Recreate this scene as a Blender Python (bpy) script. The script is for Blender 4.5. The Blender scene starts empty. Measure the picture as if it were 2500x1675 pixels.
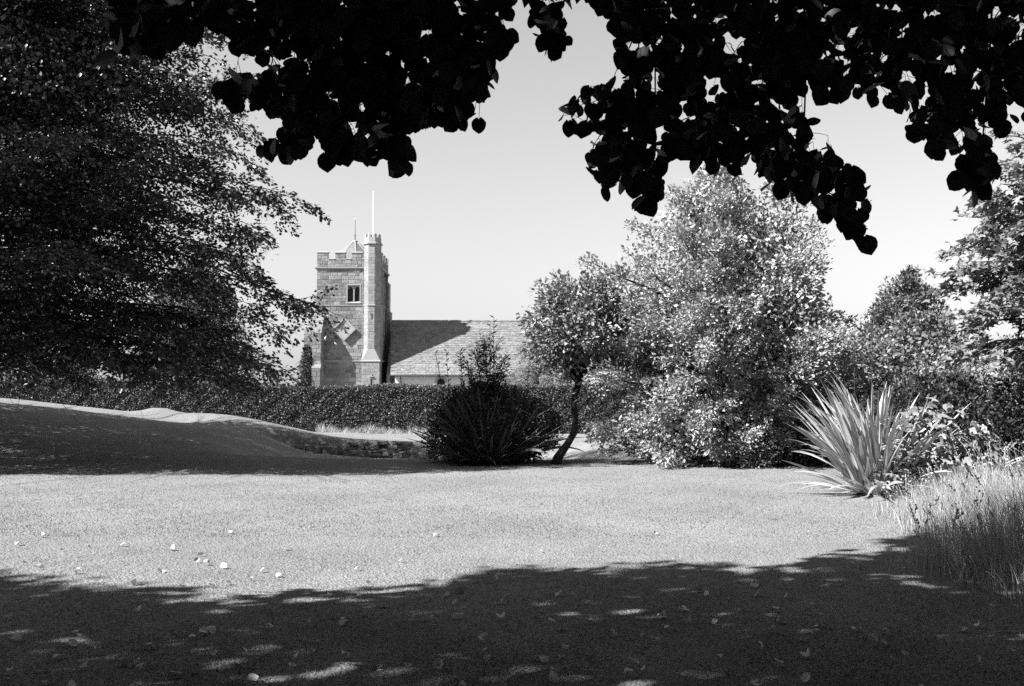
import bpy, math, random
import numpy as np
from mathutils import Vector, Matrix

# ------------------------------------------------------------------ camera, sky, sun, exposure
scene = bpy.context.scene
C = scene.collection
R = math.radians
FPX = 2500 * 35 / 36.0
PITCH = math.atan((970 - 837.5) / FPX)
CAMH = 1.6
cam = bpy.data.cameras.new('camera'); cam.lens = 35; cam.sensor_width = 36
cam.clip_start = 0.05; cam.clip_end = 6000
camo = bpy.data.objects.new('camera', cam); C.objects.link(camo)
camo.location = (0, 0, CAMH); camo.rotation_euler = (math.pi / 2 + PITCH, 0, 0)
scene.camera = camo

SUN_AZ = R(67)      # to the left of straight behind the camera
SUN_EL = R(43)
sunv = Vector((-math.sin(SUN_AZ) * math.cos(SUN_EL), -math.cos(SUN_AZ) * math.cos(SUN_EL), math.sin(SUN_EL)))
SHX = math.sin(SUN_AZ) / math.tan(SUN_EL)      # shadow offset per metre of height
SHY = math.cos(SUN_AZ) / math.tan(SUN_EL)
sd = bpy.data.lights.new('sun', 'SUN'); sd.energy = 5.0; sd.angle = R(0.53); sd.color = (1, 1, 1)
so = bpy.data.objects.new('sun', sd); C.objects.link(so); so.location = (-40, -20, 45)
so.rotation_euler = sunv.to_track_quat('Z', 'Y').to_euler()

w = bpy.data.worlds.new('World'); scene.world = w; w.use_nodes = True
nt = w.node_tree; nt.nodes.clear()
sky = nt.nodes.new('ShaderNodeTexSky'); sky.sky_type = 'NISHITA'; sky.sun_disc = False
sky.sun_elevation = SUN_EL; sky.sun_rotation = math.atan2(sunv.x, sunv.y)
sky.air_density = 5.0; sky.dust_density = 0.1; sky.ozone_density = 1.0
sep = nt.nodes.new('ShaderNodeSeparateColor')     # black-and-white film behind a red filter: the red record only
bg = nt.nodes.new('ShaderNodeBackground'); bg.inputs['Strength'].default_value = 0.036
wo = nt.nodes.new('ShaderNodeOutputWorld')
nt.links.new(sky.outputs[0], sep.inputs[0]); nt.links.new(sep.outputs['Red'], bg.inputs['Color'])
nt.links.new(bg.outputs[0], wo.inputs['Surface'])

vs = scene.view_settings
vs.view_transform = 'Standard'; vs.look = 'None'; vs.gamma = 1.0; vs.exposure = 1.72
vs.use_curve_mapping = False
scene.render.engine = 'CYCLES'
scene.cycles.max_bounces = 6; scene.cycles.diffuse_bounces = 3; scene.cycles.glossy_bounces = 2
scene.cycles.transmission_bounces = 3; scene.cycles.transparent_max_bounces = 4
scene.cycles.use_denoising = False
scene.cycles.sample_clamp_indirect = 4.0

# ------------------------------------------------------------------ helpers
rs = np.random.RandomState(7)
rnd = random.Random(11)
UP = np.array([0., 0, 1])

def at(px, py, Y):
    """the point at depth Y seen at pixel (px, py) of the 2500-px photograph"""
    dx = (px - 1250) / FPX; u = (837.5 - py) / FPX
    d = np.array([dx, math.cos(PITCH) - u * math.sin(PITCH), math.sin(PITCH) + u * math.cos(PITCH)])
    return np.array([0, 0, CAMH]) + d * (Y / d[1])

def proj(P):
    P = np.asarray(P, float); q = P - np.array([0, 0, CAMH])
    f = q[..., 1] * math.cos(PITCH) + q[..., 2] * math.sin(PITCH)
    u = -q[..., 1] * math.sin(PITCH) + q[..., 2] * math.cos(PITCH)
    f = np.where(np.abs(f) < 1e-3, 1e-3, f)
    return 1250 + FPX * q[..., 0] / f, 837.5 - FPX * u / f, f

def sstep(a, b, x):
    t = np.clip((np.asarray(x, float) - a) / (b - a), 0, 1)
    return t * t * (3 - 2 * t)

def wob(x, y, s=1.0, seed=0.0):
    return (np.sin(x * 1.3 * s + 1.7 + seed) * np.cos(y * 1.1 * s - .6 + seed * 2) + .5 * np.sin(x * 2.9 * s - y * 2.3 * s + seed)
            + .35 * np.sin(x * 5.3 * s + y * 4.7 * s + 2.1 * seed)) / 1.85

def gz(x, y):
    x = np.asarray(x, float); y = np.asarray(y, float)
    m = 1.75 * sstep(-3, -23, x) * sstep(20, 34, y) * (1 - .8 * sstep(37, 43, y))
    # little bank by the old wall
    m = m + .42 * np.exp(-((x + 10.2) / 2.6) ** 2 - ((y - 36.6) / 1.3) ** 2) + .22 * np.exp(-((x + 13.0) / .6) ** 2 - ((y - 36.8) / .9) ** 2)
    dip = -.55 * sstep(-9.6, -7.0, x) * (1 - sstep(.5, 3.5, x)) * sstep(25.5, 31, y) * (1 - sstep(35.35, 35.6, y))
    near = .03 * wob(x, y, .35) * sstep(3, 8, y) * (1 - sstep(50, 60, y))
    return m + dip + near

def norm(a):
    a = np.asarray(a, float)
    return a / np.maximum(np.linalg.norm(a, axis=-1, keepdims=True), 1e-9)

def link(name, me, mat=None, parent=None, loc=None):
    o = bpy.data.objects.new(name, me); C.objects.link(o)
    if mat is not None and me is not None and not me.materials:
        me.materials.append(mat)
    if parent is not None: o.parent = parent
    if loc is not None: o.location = loc
    return o

def tag(o, label, cat=None, group=None, kind=None):
    if label: o['label'] = label
    if cat: o['category'] = cat
    if group: o['group'] = group
    if kind: o['kind'] = kind
    return o

def thing(name, label, cat, loc=(0, 0, 0), group=None):
    o = bpy.data.objects.new(name, None); C.objects.link(o); o.location = loc; o.empty_display_size = .2
    return tag(o, label, cat, group)

def tri_mesh(name, V, F, attr=None, smooth=False):
    V = np.ascontiguousarray(V, dtype=np.float32); F = np.ascontiguousarray(F, dtype=np.int32)
    me = bpy.data.meshes.new(name); n = len(F); k = F.shape[1]
    me.vertices.add(len(V)); me.vertices.foreach_set('co', V.ravel())
    me.loops.add(n * k); me.loops.foreach_set('vertex_index', F.ravel())
    me.polygons.add(n); me.polygons.foreach_set('loop_start', np.arange(0, n * k, k, dtype=np.int32))
    me.polygons.foreach_set('loop_total', np.full(n, k, dtype=np.int32))
    if smooth: me.polygons.foreach_set('use_smooth', np.ones(n, dtype=bool))
    if attr is not None:
        a = me.attributes.new('rnd', 'FLOAT', 'POINT'); a.data.foreach_set('value', np.ascontiguousarray(attr, dtype=np.float32))
    me.update(calc_edges=True); me.validate()
    return me

class MB:
    def __init__(s): s.v = []; s.f = []; s.a = []
    def add(s, V, F, a=0.5):
        o = len(s.v); s.v += [tuple(p) for p in V]; s.f += [tuple(i + o for i in f) for f in F]; s.a += [a] * len(V)
    def box(s, x0, x1, y0, y1, z0, z1, a=.5):
        s.add([(x0, y0, z0), (x1, y0, z0), (x1, y1, z0), (x0, y1, z0), (x0, y0, z1), (x1, y0, z1), (x1, y1, z1), (x0, y1, z1)],
              [(0, 3, 2, 1), (4, 5, 6, 7), (0, 1, 5, 4), (1, 2, 6, 5), (2, 3, 7, 6), (3, 0, 4, 7)], a)
    def prism(s, poly, axis, a0, a1, a=.5):
        """poly: list of 2-D points; extruded along axis ('x','y','z')"""
        n = len(poly)
        def p(q, t):
            return (t, q[0], q[1]) if axis == 'x' else ((q[0], t, q[1]) if axis == 'y' else (q[0], q[1], t))
        V = [p(q, a0) for q in poly] + [p(q, a1) for q in poly]
        F = [tuple(range(n - 1, -1, -1)), tuple(range(n, 2 * n))] + [(i, (i + 1) % n, n + (i + 1) % n, n + i) for i in range(n)]
        s.add(V, F, a)
    def loft(s, rings, cap=True, a=.5):
        n = len(rings[0]); V = [p for r in rings for p in r]; F = []
        for k in range(len(rings) - 1):
            for i in range(n):
                F.append((k * n + i, k * n + (i + 1) % n, (k + 1) * n + (i + 1) % n, (k + 1) * n + i))
        if cap: F += [tuple(range(n - 1, -1, -1)), tuple(range((len(rings) - 1) * n, len(rings) * n))]
        s.add(V, F, a)
    def tube(s, pts, radii, sides=5, a=.5):
        pts = np.asarray(pts, float); n = len(pts)
        if np.isscalar(radii): radii = [radii] * n
        T = norm(np.gradient(pts, axis=0)); rings = []
        ref = np.array([0.31, .17, .93]) if abs(T[0][2]) < .8 else np.array([.9, .3, .1])
        A = norm(np.cross(T[0], ref))
        for i in range(n):
            A = norm(A - T[i] * np.dot(A, T[i])); B = np.cross(T[i], A)
            rings.append([pts[i] + radii[i] * (math.cos(2 * math.pi * k / sides) * A + math.sin(2 * math.pi * k / sides) * B) for k in range(sides)])
        s.loft(rings, True, a)
    def mesh(s, name, smooth=False):
        me = bpy.data.meshes.new(name); me.from_pydata([tuple(map(float, v)) for v in s.v], [], s.f)
        a = me.attributes.new('rnd', 'FLOAT', 'POINT'); a.data.foreach_set('value', np.array(s.a, dtype=np.float32))
        if smooth: me.polygons.foreach_set('use_smooth', np.ones(len(me.polygons), dtype=bool))
        me.update(); return me
    def build(s, name, mat, parent=None, smooth=False): return link(name, s.mesh(name, smooth), mat, parent)

# leaf templates: x along the leaf, y across, z along the normal
RHOMB = (np.array([(0, 0, 0), (.45, .29, .07), (1, 0, -.02), (.45, -.29, .07)]), np.array([(0, 2, 1), (0, 3, 2)]))
OVAL = (np.array([(0, 0, 0), (.3, .24, .06), (.68, .25, .05), (1, 0, -.05), (.68, -.25, .05), (.3, -.24, .06)]),
        np.array([(0, 3, 2), (0, 2, 1), (0, 4, 3), (0, 5, 4)]))
def heart(rg, n=13):
    P = [(0, 0, 0)]
    for i in range(n):
        t = -math.pi + 2 * math.pi * (i + .5) / n
        r = .5 * (1 + .06 * rg.uniform(-1, 1))
        x = .46 + r * math.cos(t) * .95; y = r * math.sin(t) * .98
        if abs(t) < .26: x = 1.02
        if i in (0, n - 1): x -= .06
        P.append((x, y, .10 * abs(y) - .16 * (x - .4) ** 2))
    P[0] = (.06, 0, 0)
    P.append((.45, 0, -.01))
    c = len(P) - 1
    F = [(c, i, i + 1) for i in range(1, n)] + [(c, n, 0), (c, 0, 1)]
    return np.array(P), np.array(F)
def palmate():
    lobes = [(0, 1.0), (.95, .78), (-.95, .78), (1.9, .52), (-1.9, .52)]
    ang = []
    for a, r in lobes: ang += [(a, r), (a + .22, r * .72), (a - .22, r * .72)]
    for a in (.48, -.48, 1.43, -1.43): ang.append((a, .40))
    ang += [(2.6, .2), (-2.6, .2)]
    ang.sort()
    P = [(.3, 0, 0)] + [(.3 + .7 * r * math.cos(a), .7 * r * math.sin(a), -.12 * r * r + .05 * math.sin(5 * a)) for a, r in ang]
    n = len(ang)
    return np.array(P), np.array([(0, 1 + i, 1 + (i + 1) % n) for i in range(n)])
STAR = (np.array([(.25, 0, 0), (.0, .1, 0), (.25, .58, -.05), (.42, .2, .03), (1, 0, -.08), (.42, -.2, .03), (.25, -.58, -.05), (0, -.1, 0)]),
        np.array([(0, 2, 1), (0, 3, 2), (0, 4, 3), (0, 5, 4), (0, 6, 5), (0, 7, 6)]))

def leaves(P, D, N, S, tmpl, a=None):
    P = np.asarray(P, float); n = len(P); tv, tf = tmpl; k = len(tv)
    X = norm(D); N = np.asarray(N, float); Z = norm(N - X * np.sum(N * X, 1, keepdims=True)); Y = np.cross(Z, X)
    S = np.broadcast_to(np.asarray(S, float), (n,))
    V = P[:, None, :] + S[:, None, None] * (tv[None, :, 0:1] * X[:, None, :] + tv[None, :, 1:2] * Y[:, None, :] + tv[None, :, 2:3] * Z[:, None, :])
    F = tf[None] + (np.arange(n) * k)[:, None, None]
    a = rs.rand(n) if a is None else a
    return V.reshape(-1, 3), F.reshape(-1, 3), np.repeat(a, k)

def rdir(n): return norm(rs.normal(size=(n, 3)))

# ------------------------------------------------------------------ materials
def newmat(name):
    m = bpy.data.materials.new(name); m.use_nodes = True; m.node_tree.nodes.clear(); return m, m.node_tree.nodes, m.node_tree.links
def grey(v): return (v, v, v, 1)
def inp(b, n, v):
    if n in b.inputs: b.inputs[n].default_value = v

def leafmat(name, base, var=.5, rough=.45, spec=.5, transl=.15):
    m, N, L = newmat(name)
    at_ = N.new('ShaderNodeAttribute'); at_.attribute_name = 'rnd'
    oi = N.new('ShaderNodeObjectInfo')
    ad = N.new('ShaderNodeMath'); ad.operation = 'ADD'; fr = N.new('ShaderNodeMath'); fr.operation = 'FRACT'
    L.new(at_.outputs['Fac'], ad.inputs[0]); L.new(oi.outputs['Random'], ad.inputs[1]); L.new(ad.outputs[0], fr.inputs[0])
    mr = N.new('ShaderNodeMapRange'); mr.inputs['To Min'].default_value = base * (1 - var); mr.inputs['To Max'].default_value = base * (1 + var)
    L.new(fr.outputs[0], mr.inputs['Value'])
    b = N.new('ShaderNodeBsdfPrincipled'); inp(b, 'Roughness', rough); inp(b, 'Specular IOR Level', spec)
    L.new(mr.outputs[0], b.inputs['Base Color'])
    t = N.new('ShaderNodeBsdfTranslucent'); L.new(mr.outputs[0], t.inputs['Color'])
    mx = N.new('ShaderNodeMixShader'); mx.inputs[0].default_value = transl
    o = N.new('ShaderNodeOutputMaterial')
    L.new(b.outputs[0], mx.inputs[1]); L.new(t.outputs[0], mx.inputs[2]); L.new(mx.outputs[0], o.inputs[0])
    return m

def noisemat(name, base, var=.4, scale=6., rough=.9, bump=.3, bscale=None, spec=.25, objvar=.0, detail=6, big=0.0, bigscale=.5):
    m, N, L = newmat(name)
    tc = N.new('ShaderNodeTexCoord'); geo = N.new('ShaderNodeNewGeometry')
    n1 = N.new('ShaderNodeTexNoise'); n1.inputs['Scale'].default_value = scale; n1.inputs['Detail'].default_value = detail; n1.inputs['Roughness'].default_value = .65
    L.new(geo.outputs['Position'], n1.inputs['Vector'])
    mr = N.new('ShaderNodeMapRange'); mr.inputs['From Min'].default_value = .3; mr.inputs['From Max'].default_value = .7
    mr.inputs['To Min'].default_value = base * (1 - var); mr.inputs['To Max'].default_value = base * (1 + var)
    L.new(n1.outputs['Fac'], mr.inputs['Value']); val = mr.outputs[0]
    if objvar:
        a_ = N.new('ShaderNodeAttribute'); a_.attribute_name = 'rnd'; oi = N.new('ShaderNodeObjectInfo')
        ad = N.new('ShaderNodeMath'); ad.operation = 'ADD'; fr = N.new('ShaderNodeMath'); fr.operation = 'FRACT'
        L.new(a_.outputs['Fac'], ad.inputs[0]); L.new(oi.outputs['Random'], ad.inputs[1]); L.new(ad.outputs[0], fr.inputs[0])
        mo = N.new('ShaderNodeMapRange'); mo.inputs['To Min'].default_value = 1 - objvar; mo.inputs['To Max'].default_value = 1 + objvar
        L.new(fr.outputs[0], mo.inputs['Value'])
        mu = N.new('ShaderNodeMath'); mu.operation = 'MULTIPLY'; L.new(val, mu.inputs[0]); L.new(mo.outputs[0], mu.inputs[1]); val = mu.outputs[0]
    if big:
        n2 = N.new('ShaderNodeTexNoise'); n2.inputs['Scale'].default_value = bigscale; n2.inputs['Detail'].default_value = 4
        L.new(geo.outputs['Position'], n2.inputs['Vector'])
        mb = N.new('ShaderNodeMapRange'); mb.inputs['From Min'].default_value = .3; mb.inputs['From Max'].default_value = .7
        mb.inputs['To Min'].default_value = 1 - big; mb.inputs['To Max'].default_value = 1 + big
        L.new(n2.outputs['Fac'], mb.inputs['Value'])
        mu = N.new('ShaderNodeMath'); mu.operation = 'MULTIPLY'; L.new(val, mu.inputs[0]); L.new(mb.outputs[0], mu.inputs[1]); val = mu.outputs[0]
    b = N.new('ShaderNodeBsdfPrincipled'); inp(b, 'Roughness', rough); inp(b, 'Specular IOR Level', spec)
    L.new(val, b.inputs['Base Color'])
    if bump:
        nb = N.new('ShaderNodeTexNoise'); nb.inputs['Scale'].default_value = bscale or scale * 2; nb.inputs['Detail'].default_value = 8
        L.new(geo.outputs['Position'], nb.inputs['Vector'])
        bp = N.new('ShaderNodeBump'); bp.inputs['Strength'].default_value = bump; bp.inputs['Distance'].default_value = .05
        L.new(nb.outputs['Fac'], bp.inputs['Height']); L.new(bp.outputs[0], b.inputs['Normal'])
    o = N.new('ShaderNodeOutputMaterial'); L.new(b.outputs[0], o.inputs[0])
    return m

M = {}
M['lawn'] = noisemat('lawn_turf', 0.205, .34, 26., 1.0, .9, 40., .0, big=.13, bigscale=.45, detail=9)
M['blade'] = leafmat('grass_blade', 0.222, .5, .9, .05, .12)
M['tall'] = leafmat('tall_dry_grass', 0.342, .5, .6, .3, .3)
M['lime'] = leafmat('lime_leaf', .028, .45, .5, .25, .05)
M['beech'] = leafmat('copper_beech_leaf', 0.035, .6, .36, .5, .05)
M['ever'] = leafmat('evergreen_leaf', 0.25, .36, .42, .45, .16)
M['small'] = leafmat('small_tree_leaf', 0.165, .5, .36, .6, .14)
M['syc'] = leafmat('sycamore_leaf', 0.185, .5, .42, .45, .2)
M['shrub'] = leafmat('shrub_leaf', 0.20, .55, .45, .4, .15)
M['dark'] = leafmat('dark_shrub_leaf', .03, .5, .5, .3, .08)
M['hedge'] = leafmat('hedge_leaf', 0.081, .6, .5, .4, .1)
M['cedar'] = leafmat('conifer_needle', 0.222, .4, .6, .3, .15)
M['back'] = leafmat('background_leaf', 0.074, .5, .5, .4, .1)
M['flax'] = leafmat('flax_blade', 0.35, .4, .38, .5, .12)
M['flax_shaded'] = leafmat('flax_blade_shaded', 0.096, .4, .42, .5, .1)  # same flax, with the beech's shade put into a darker blade colour
M['dead'] = leafmat('fallen_leaf', 0.50, .35, .6, .3, .1)
M['bark'] = noisemat('bark', .03, .5, 14., .95, .8, 30., .15)
M['twig'] = noisemat('twig_bark', .03, .4, 20., .9, 0)
M['core'] = noisemat('hedge_core', .02, .3, 8., 1, 0, spec=0)
M['stone'] = noisemat('sandstone', 0.190, .42, 9., .95, .9, 16., .15, objvar=.30, big=.2, bigscale=.6)
M['ashlar'] = noisemat('pale_ashlar', 0.222, .25, 8., .95, .5, 16., .15, objvar=.16, big=.1, bigscale=.6)
M['mortar'] = noisemat('lime_mortar', 0.259, .15, 10., .95, .3, 20., .1)
M['dress'] = noisemat('dressed_stone', 0.259, .16, 9., .9, .25, 20., .2, objvar=.08)
M['tile'] = noisemat('roof_tile', 0.155, .35, 9., .9, .4, 20., .2, objvar=.22, big=.15, bigscale=.4)
M['lead'] = noisemat('lead_sheet', 0.311, .1, 8., .55, .1, spec=.4)
M['black'] = noisemat('dark_void', .012, .3, 8., .9, 0)
M['louvre'] = noisemat('louvre_board', .06, .3, 12., .8, .2)
M['white'] = noisemat('white_paint', .8, .03, 8., .4, 0, spec=.4)
M['iron'] = noisemat('iron', .05, .2, 20., .5, 0, spec=.5)
M['dialface'] = noisemat('dial_face', 0.296, .12, 12., .8, .1)
M['render'] = noisemat('limewashed_wall', 0.510, .16, 5., .95, .3, 14., .1)
M['rubble'] = noisemat('rubble_stone', 0.16, .3, 8., .95, .6, 18., .1, objvar=.25)

# ------------------------------------------------------------------ ground
def axis(lo, hi, fine_lo, fine_hi, step, coarse):
    a = list(np.arange(fine_lo, fine_hi + 1e-6, step)); x = fine_hi; s = step
    while x < hi: s *= coarse; x += s; a.append(min(x, hi))
    x = fine_lo; s = step
    while x > lo: s *= coarse; x -= s; a.insert(0, max(x, lo))
    return np.array(sorted(set(a)))
gx = axis(-2500, 2500, -24, 16, .4, 1.35); gy = axis(-600, 4000, 2, 46, .33, 1.35)
gy = np.array(sorted(set(list(gy) + [35.36, 35.42, 35.48, 35.54, 35.6])))
XX, YY = np.meshgrid(gx, gy); ZZ = gz(XX, YY)
nx, ny = len(gx), len(gy)
V = np.stack([XX, YY, ZZ], -1).reshape(-1, 3)
i, j = np.meshgrid(np.arange(nx - 1), np.arange(ny - 1)); q = (j * nx + i).ravel()
F = np.stack([q, q + 1, q + nx + 1, q + nx], 1)
ground = link('ground', tri_mesh('ground', V, F, None, True), M['lawn']); ground['kind'] = 'structure'

# ------------------------------------------------------------------ the church
TY = 90.0
church = thing('church', 'stone parish church with battlemented tower, stair turret and long tiled nave roof beyond the hedge', 'church', (-14.8, TY + 2.7, 0))
OFF = Vector(church.location)
def fix(o):
    """build in world coordinates, hang under the church"""
    o.parent = church; o.location = -OFF; return o
def piece(mb, name, mat, parent=None, label=None):
    o = mb.build(name, mat)
    if parent is None: fix(o)
    else: o.parent = parent
    if label: o['label'] = label
    return o
X0, X1, TD = -17.74, -11.95, 5.6           # tower left and right faces, depth
ZP, ZM, ZE = 13.27, 14.72, 14.12           # parapet string, merlon top, embrasure sill
WX0, WX1, WZ0, WZ1 = -14.92, -13.82, 10.2, 11.75
b = MB()
b.box(X0 + .02, X1 - .02, TY + .4, TY + TD, -.3, ZP)
b.box(X0, WX0, TY, TY + .4, 9.9, ZP); b.box(WX1, X1, TY, TY + .4, 9.9, ZP)
b.box(WX0, WX1, TY, TY + .4, 9.9, WZ0); b.box(WX0, WX1, TY, TY + .4, WZ1, ZP)
b.box(X0 - .08, X1 + .08, TY - .08, TY + .4, 4.9, 9.9); b.box(X0 - .2, X1 + .15, TY - .2, TY + .4, -.3, 4.9)
b.box(X1 - .02, X1 + .08, TY + .4, TY + TD, 4.9, 9.9)
tower = piece(b, 'tower', M['mortar'])
stones_small = []; stones_big = []
def lay(O, U, Nn, wid, hei, mats='tower', hole=None, ch=.30, lmin=.34, lmax=.74, rg=rnd, proud=.03):
    """courses of stones over a wall face; O lower-left corner, U along, Nn outward"""
    O = np.array(O, float); U = norm(np.array(U, float)); Nn = norm(np.array(Nn, float)); z = 0.0
    out = []
    while z < hei - .08:
        h = min(ch * rg.uniform(.82, 1.2), hei - z)
        if hei - z - h < .12: h = hei - z
        x = 0.0; first = rg.uniform(lmin * .6, lmax)
        while x < wid - .02:
            l = first if x == 0 else rg.uniform(lmin, lmax)
            if wid - x - l < lmin * .6: l = wid - x
            l = min(l, wid - x)
            bad = False
            if hole:
                for (hx0, hx1, hz0, hz1) in hole:
                    if x + l > hx0 + .01 and x < hx1 - .01 and z + h > hz0 + .01 and z < hz1 - .01: bad = (hx0, hx1)
            g = .012
            for (xa, xb) in ([(x, x + l)] if not bad else [(x, min(x + l, bad[0])), (max(x, bad[1]), x + l)]):
                if xb - xa > .07: out.append((O + U * (xa + xb) / 2 + UP * (z + h / 2), U, Nn, xb - xa - 2 * g, h - 2 * g, proud * rg.uniform(.4, 1.3)))
            x += l
        z += h
    return out
front_hole = [(WX0 - X0 - .12, WX1 - X0 + .12, WZ0 - 9.9 - .1, WZ1 - 9.9 + .1)]
ST = lay((X0, TY, 9.98), (1, 0, 0), (0, -1, 0), X1 - X0, ZP - 10.0, hole=[(a, c, d - .08, e - .08) for a, c, d, e in front_hole])
ST += lay((X0 - .08, TY - .08, 5.0), (1, 0, 0), (0, -1, 0), X1 - X0 + .1, 4.8)
ST += lay((X0 - .2, TY - .2, .8), (1, 0, 0), (0, -1, 0), X1 - X0 + .2, 4.0, ch=.36)
ST += lay((X1, TY + .9, 9.98), (0, 1, 0), (1, 0, 0), 4.6, ZP - 10.0)
ST += lay((X1 + .08, TY + .9, 4.9), (0, 1, 0), (1, 0, 0), 4.6, 4.9)
# parapet with battlements
b = MB()
PT = .34
def par_run(O, U, Nn, segs, total):
    """one side of the parapet: segs = [(from, to, top)]"""
    for (a0, a1, zt) in segs:
        p = np.array(O) + np.array(U) * a0; e = np.array(O) + np.array(U) * a1; q = -np.array(Nn) * PT
        xs = sorted([p[0], e[0], (p + q)[0], (e + q)[0]]); ys = sorted([p[1], e[1], (p + q)[1], (e + q)[1]])
        b.box(xs[0], xs[-1], ys[0], ys[-1], ZP + .14, zt)
seg = [(0, 1.02, ZM), (1.02, 1.66, ZE), (1.66, 2.58, ZM - .02), (2.58, 3.16, ZE), (3.16, 4.08, ZM - .03), (4.08, 4.7, ZE), (4.7, 5.79, ZM - .03)]
par_run((X0, TY - .02, 0), (1, 0, 0), (0, -1, 0), seg, 5.79)
par_run((X0, TY + TD, 0), (1, 0, 0), (0, 1, 0), seg, 5.79)
side = [(.34, 1.3, ZM), (1.3, 1.95, ZE), (1.95, 2.9, ZM), (2.9, 3.5, ZE), (3.5, 4.4, ZM), (4.4, 5.0, ZE), (5.0, 5.26, ZM)]
for xx, nn in ((X0, (-1, 0, 0)), (X1, (1, 0, 0))):
    par_run((xx, TY, 0), (0, 1, 0), nn, side, 5.6)
parapet = piece(b, 'parapet', M['mortar'])
PS = []
for a0, a1, zt in seg: PS += lay((X0 + a0, TY - .02, ZP + .15), (1, 0, 0), (0, -1, 0), a1 - a0, zt - ZP - .17, ch=.28)
for a0, a1, zt in side: PS += lay((X1, TY + a0, ZP + .15), (0, 1, 0), (1, 0, 0), a1 - a0, zt - ZP - .17, ch=.28)
for a0, a1, zt in seg:
    c = MB(); hi = zt > 14.5
    c.prism([(TY - .09, zt + .002), (TY - .09, zt + .07), (TY + .15, zt + .16), (TY + .38, zt + .07), (TY + .38, zt + .002)], 'x', X0 + a0 - (.05 if hi else -.01), X0 + a1 + (.05 if hi else -.01))
    piece(c, 'coping', M['dress'], parapet)
for a0, a1, zt in side:
    c = MB(); c.prism([(X1 - .38, zt + .002), (X1 - .15, zt + .16), (X1 + .09, zt + .07), (X1 + .09, zt + .002)], 'y', TY + a0 + .06, TY + a1 - .01)
    piece(c, 'coping', M['dress'], parapet)
# string courses
def string(z, o, h, name='string_course'):
    c = MB()
    for (x0, x1, y0, y1) in ((X0 - o, X1 + o, TY - o, TY + .1), (X1 - .1, X1 + o, TY + .1, TY + TD), (X0 - o, X0 + .1, TY + .1, TY + TD)):
        c.box(x0, x1, y0, y1, z + h * .45, z + h); 
        c.box(x0 + .06 if x0 < X0 else x0, x1 - .06 if x1 > X1 else x1, y0 + .06 if y0 < TY else y0, y1, z, z + h * .449)
    piece(c, name, M['dress'], None)
string(ZP - .04, .17, .18); string(9.82, .16, .15); string(4.78, .28, .14)
# belfry window: two pointed lights, mullion, louvres
win = MB(); zf = WZ1
fr = .11
for (x0, x1, z0, z1) in ((WX0 - fr, WX0, WZ0 - .02, WZ1 + .1), (WX1, WX1 + fr, WZ0 - .02, WZ1 + .1), (WX0, WX1, WZ1, WZ1 + .1)):
    win.box(x0, x1, TY - .045, TY + .3, z0, z1)
win.prism([(TY - .12, WZ0 - .10), (TY - .12, WZ0 - .04), (TY + .36, WZ0 + .16), (TY + .36, WZ0 - .10)], 'x', WX0 - .16, WX1 + .16)
window = piece(win, 'belfry_window', M['dress'])
xm = (WX0 + WX1) / 2
c = MB(); c.box(xm - .055, xm + .055, TY + .10, TY + .28, WZ0 + .06, WZ1); piece(c, 'mullion', M['dress'], window)
for xc in (WX0 + .2475, WX1 - .2475):      # trefoiled heads: plate with a pointed cut
    c = MB(); hw = .2475; n = 7; z_s = WZ1 - .42
    for sgn in (-1, 1):
        pts = [(xc + sgn * hw * 1.0, z_s)]
        arch = []
        for k in range(n + 1):
            t = k / n; x = hw * (1 - t); z = z_s + .36 * math.sin(t * math.pi / 2) ** .8 - .05 * abs(math.sin(t * math.pi * 2)); arch.append((xc + sgn * x * .96, z))
        poly = arch + [(xc, WZ1), (xc + sgn * hw, WZ1)]
        if sgn > 0: poly = poly[::-1]
        c.prism(poly, 'y', TY + .14, TY + .24)
    piece(c, 'tracery_head', M['dress'], window)
    for k in range(8):
        z = WZ0 + .1 + k * .19
        c = MB(); c.prism([(TY + .26, z), (TY + .38, z + .15), (TY + .40, z + .13), (TY + .28, z - .02)], 'x', xc - .21, xc + .21)
        piece(c, 'louvre', M['louvre'], window)
c = MB(); c.box(WX0, WX1, TY + .385, TY + .395, WZ0, WZ1); piece(c, 'backing', M['black'], window)
# stair turret, octagonal on a square base
TX, TTY, TR = -12.62, TY - .28, .72
def octa(r, z, rot=math.pi / 8, cx=None, cy=None):
    return [((TX if cx is None else cx) + r * math.cos(rot + k * math.pi / 4), (TTY if cy is None else cy) + r * math.sin(rot + k * math.pi / 4), z) for k in range(8)]
def sq8(h, z):
    t = h * .42
    return [(TX + h, TTY + t, z), (TX + t, TTY + h, z), (TX - t, TTY + h, z), (TX - h, TTY + t, z), (TX - h, TTY - t, z), (TX - t, TTY - h, z), (TX + t, TTY - h, z), (TX + h, TTY - t, z)]
def sqc(h, z):
    return [(TX + h, TTY + h * .98, z), (TX + h * .98, TTY + h, z), (TX - h * .98, TTY + h, z), (TX - h, TTY + h * .98, z), (TX - h, TTY - h * .98, z), (TX - h * .98, TTY - h, z), (TX + h * .98, TTY - h, z), (TX + h, TTY - h * .98, z)]
b = MB(); ro = TR / math.cos(math.pi / 8)
b.loft([sqc(.80, -.3), sqc(.80, 4.78)]); b.loft([octa(ro, 4.8), octa(ro, 15.4)]); b.loft([sqc(.83, 4.90), octa(ro, 5.95)], True)
turret = piece(b, 'stair_turret', M['mortar'])
TS = []
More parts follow.
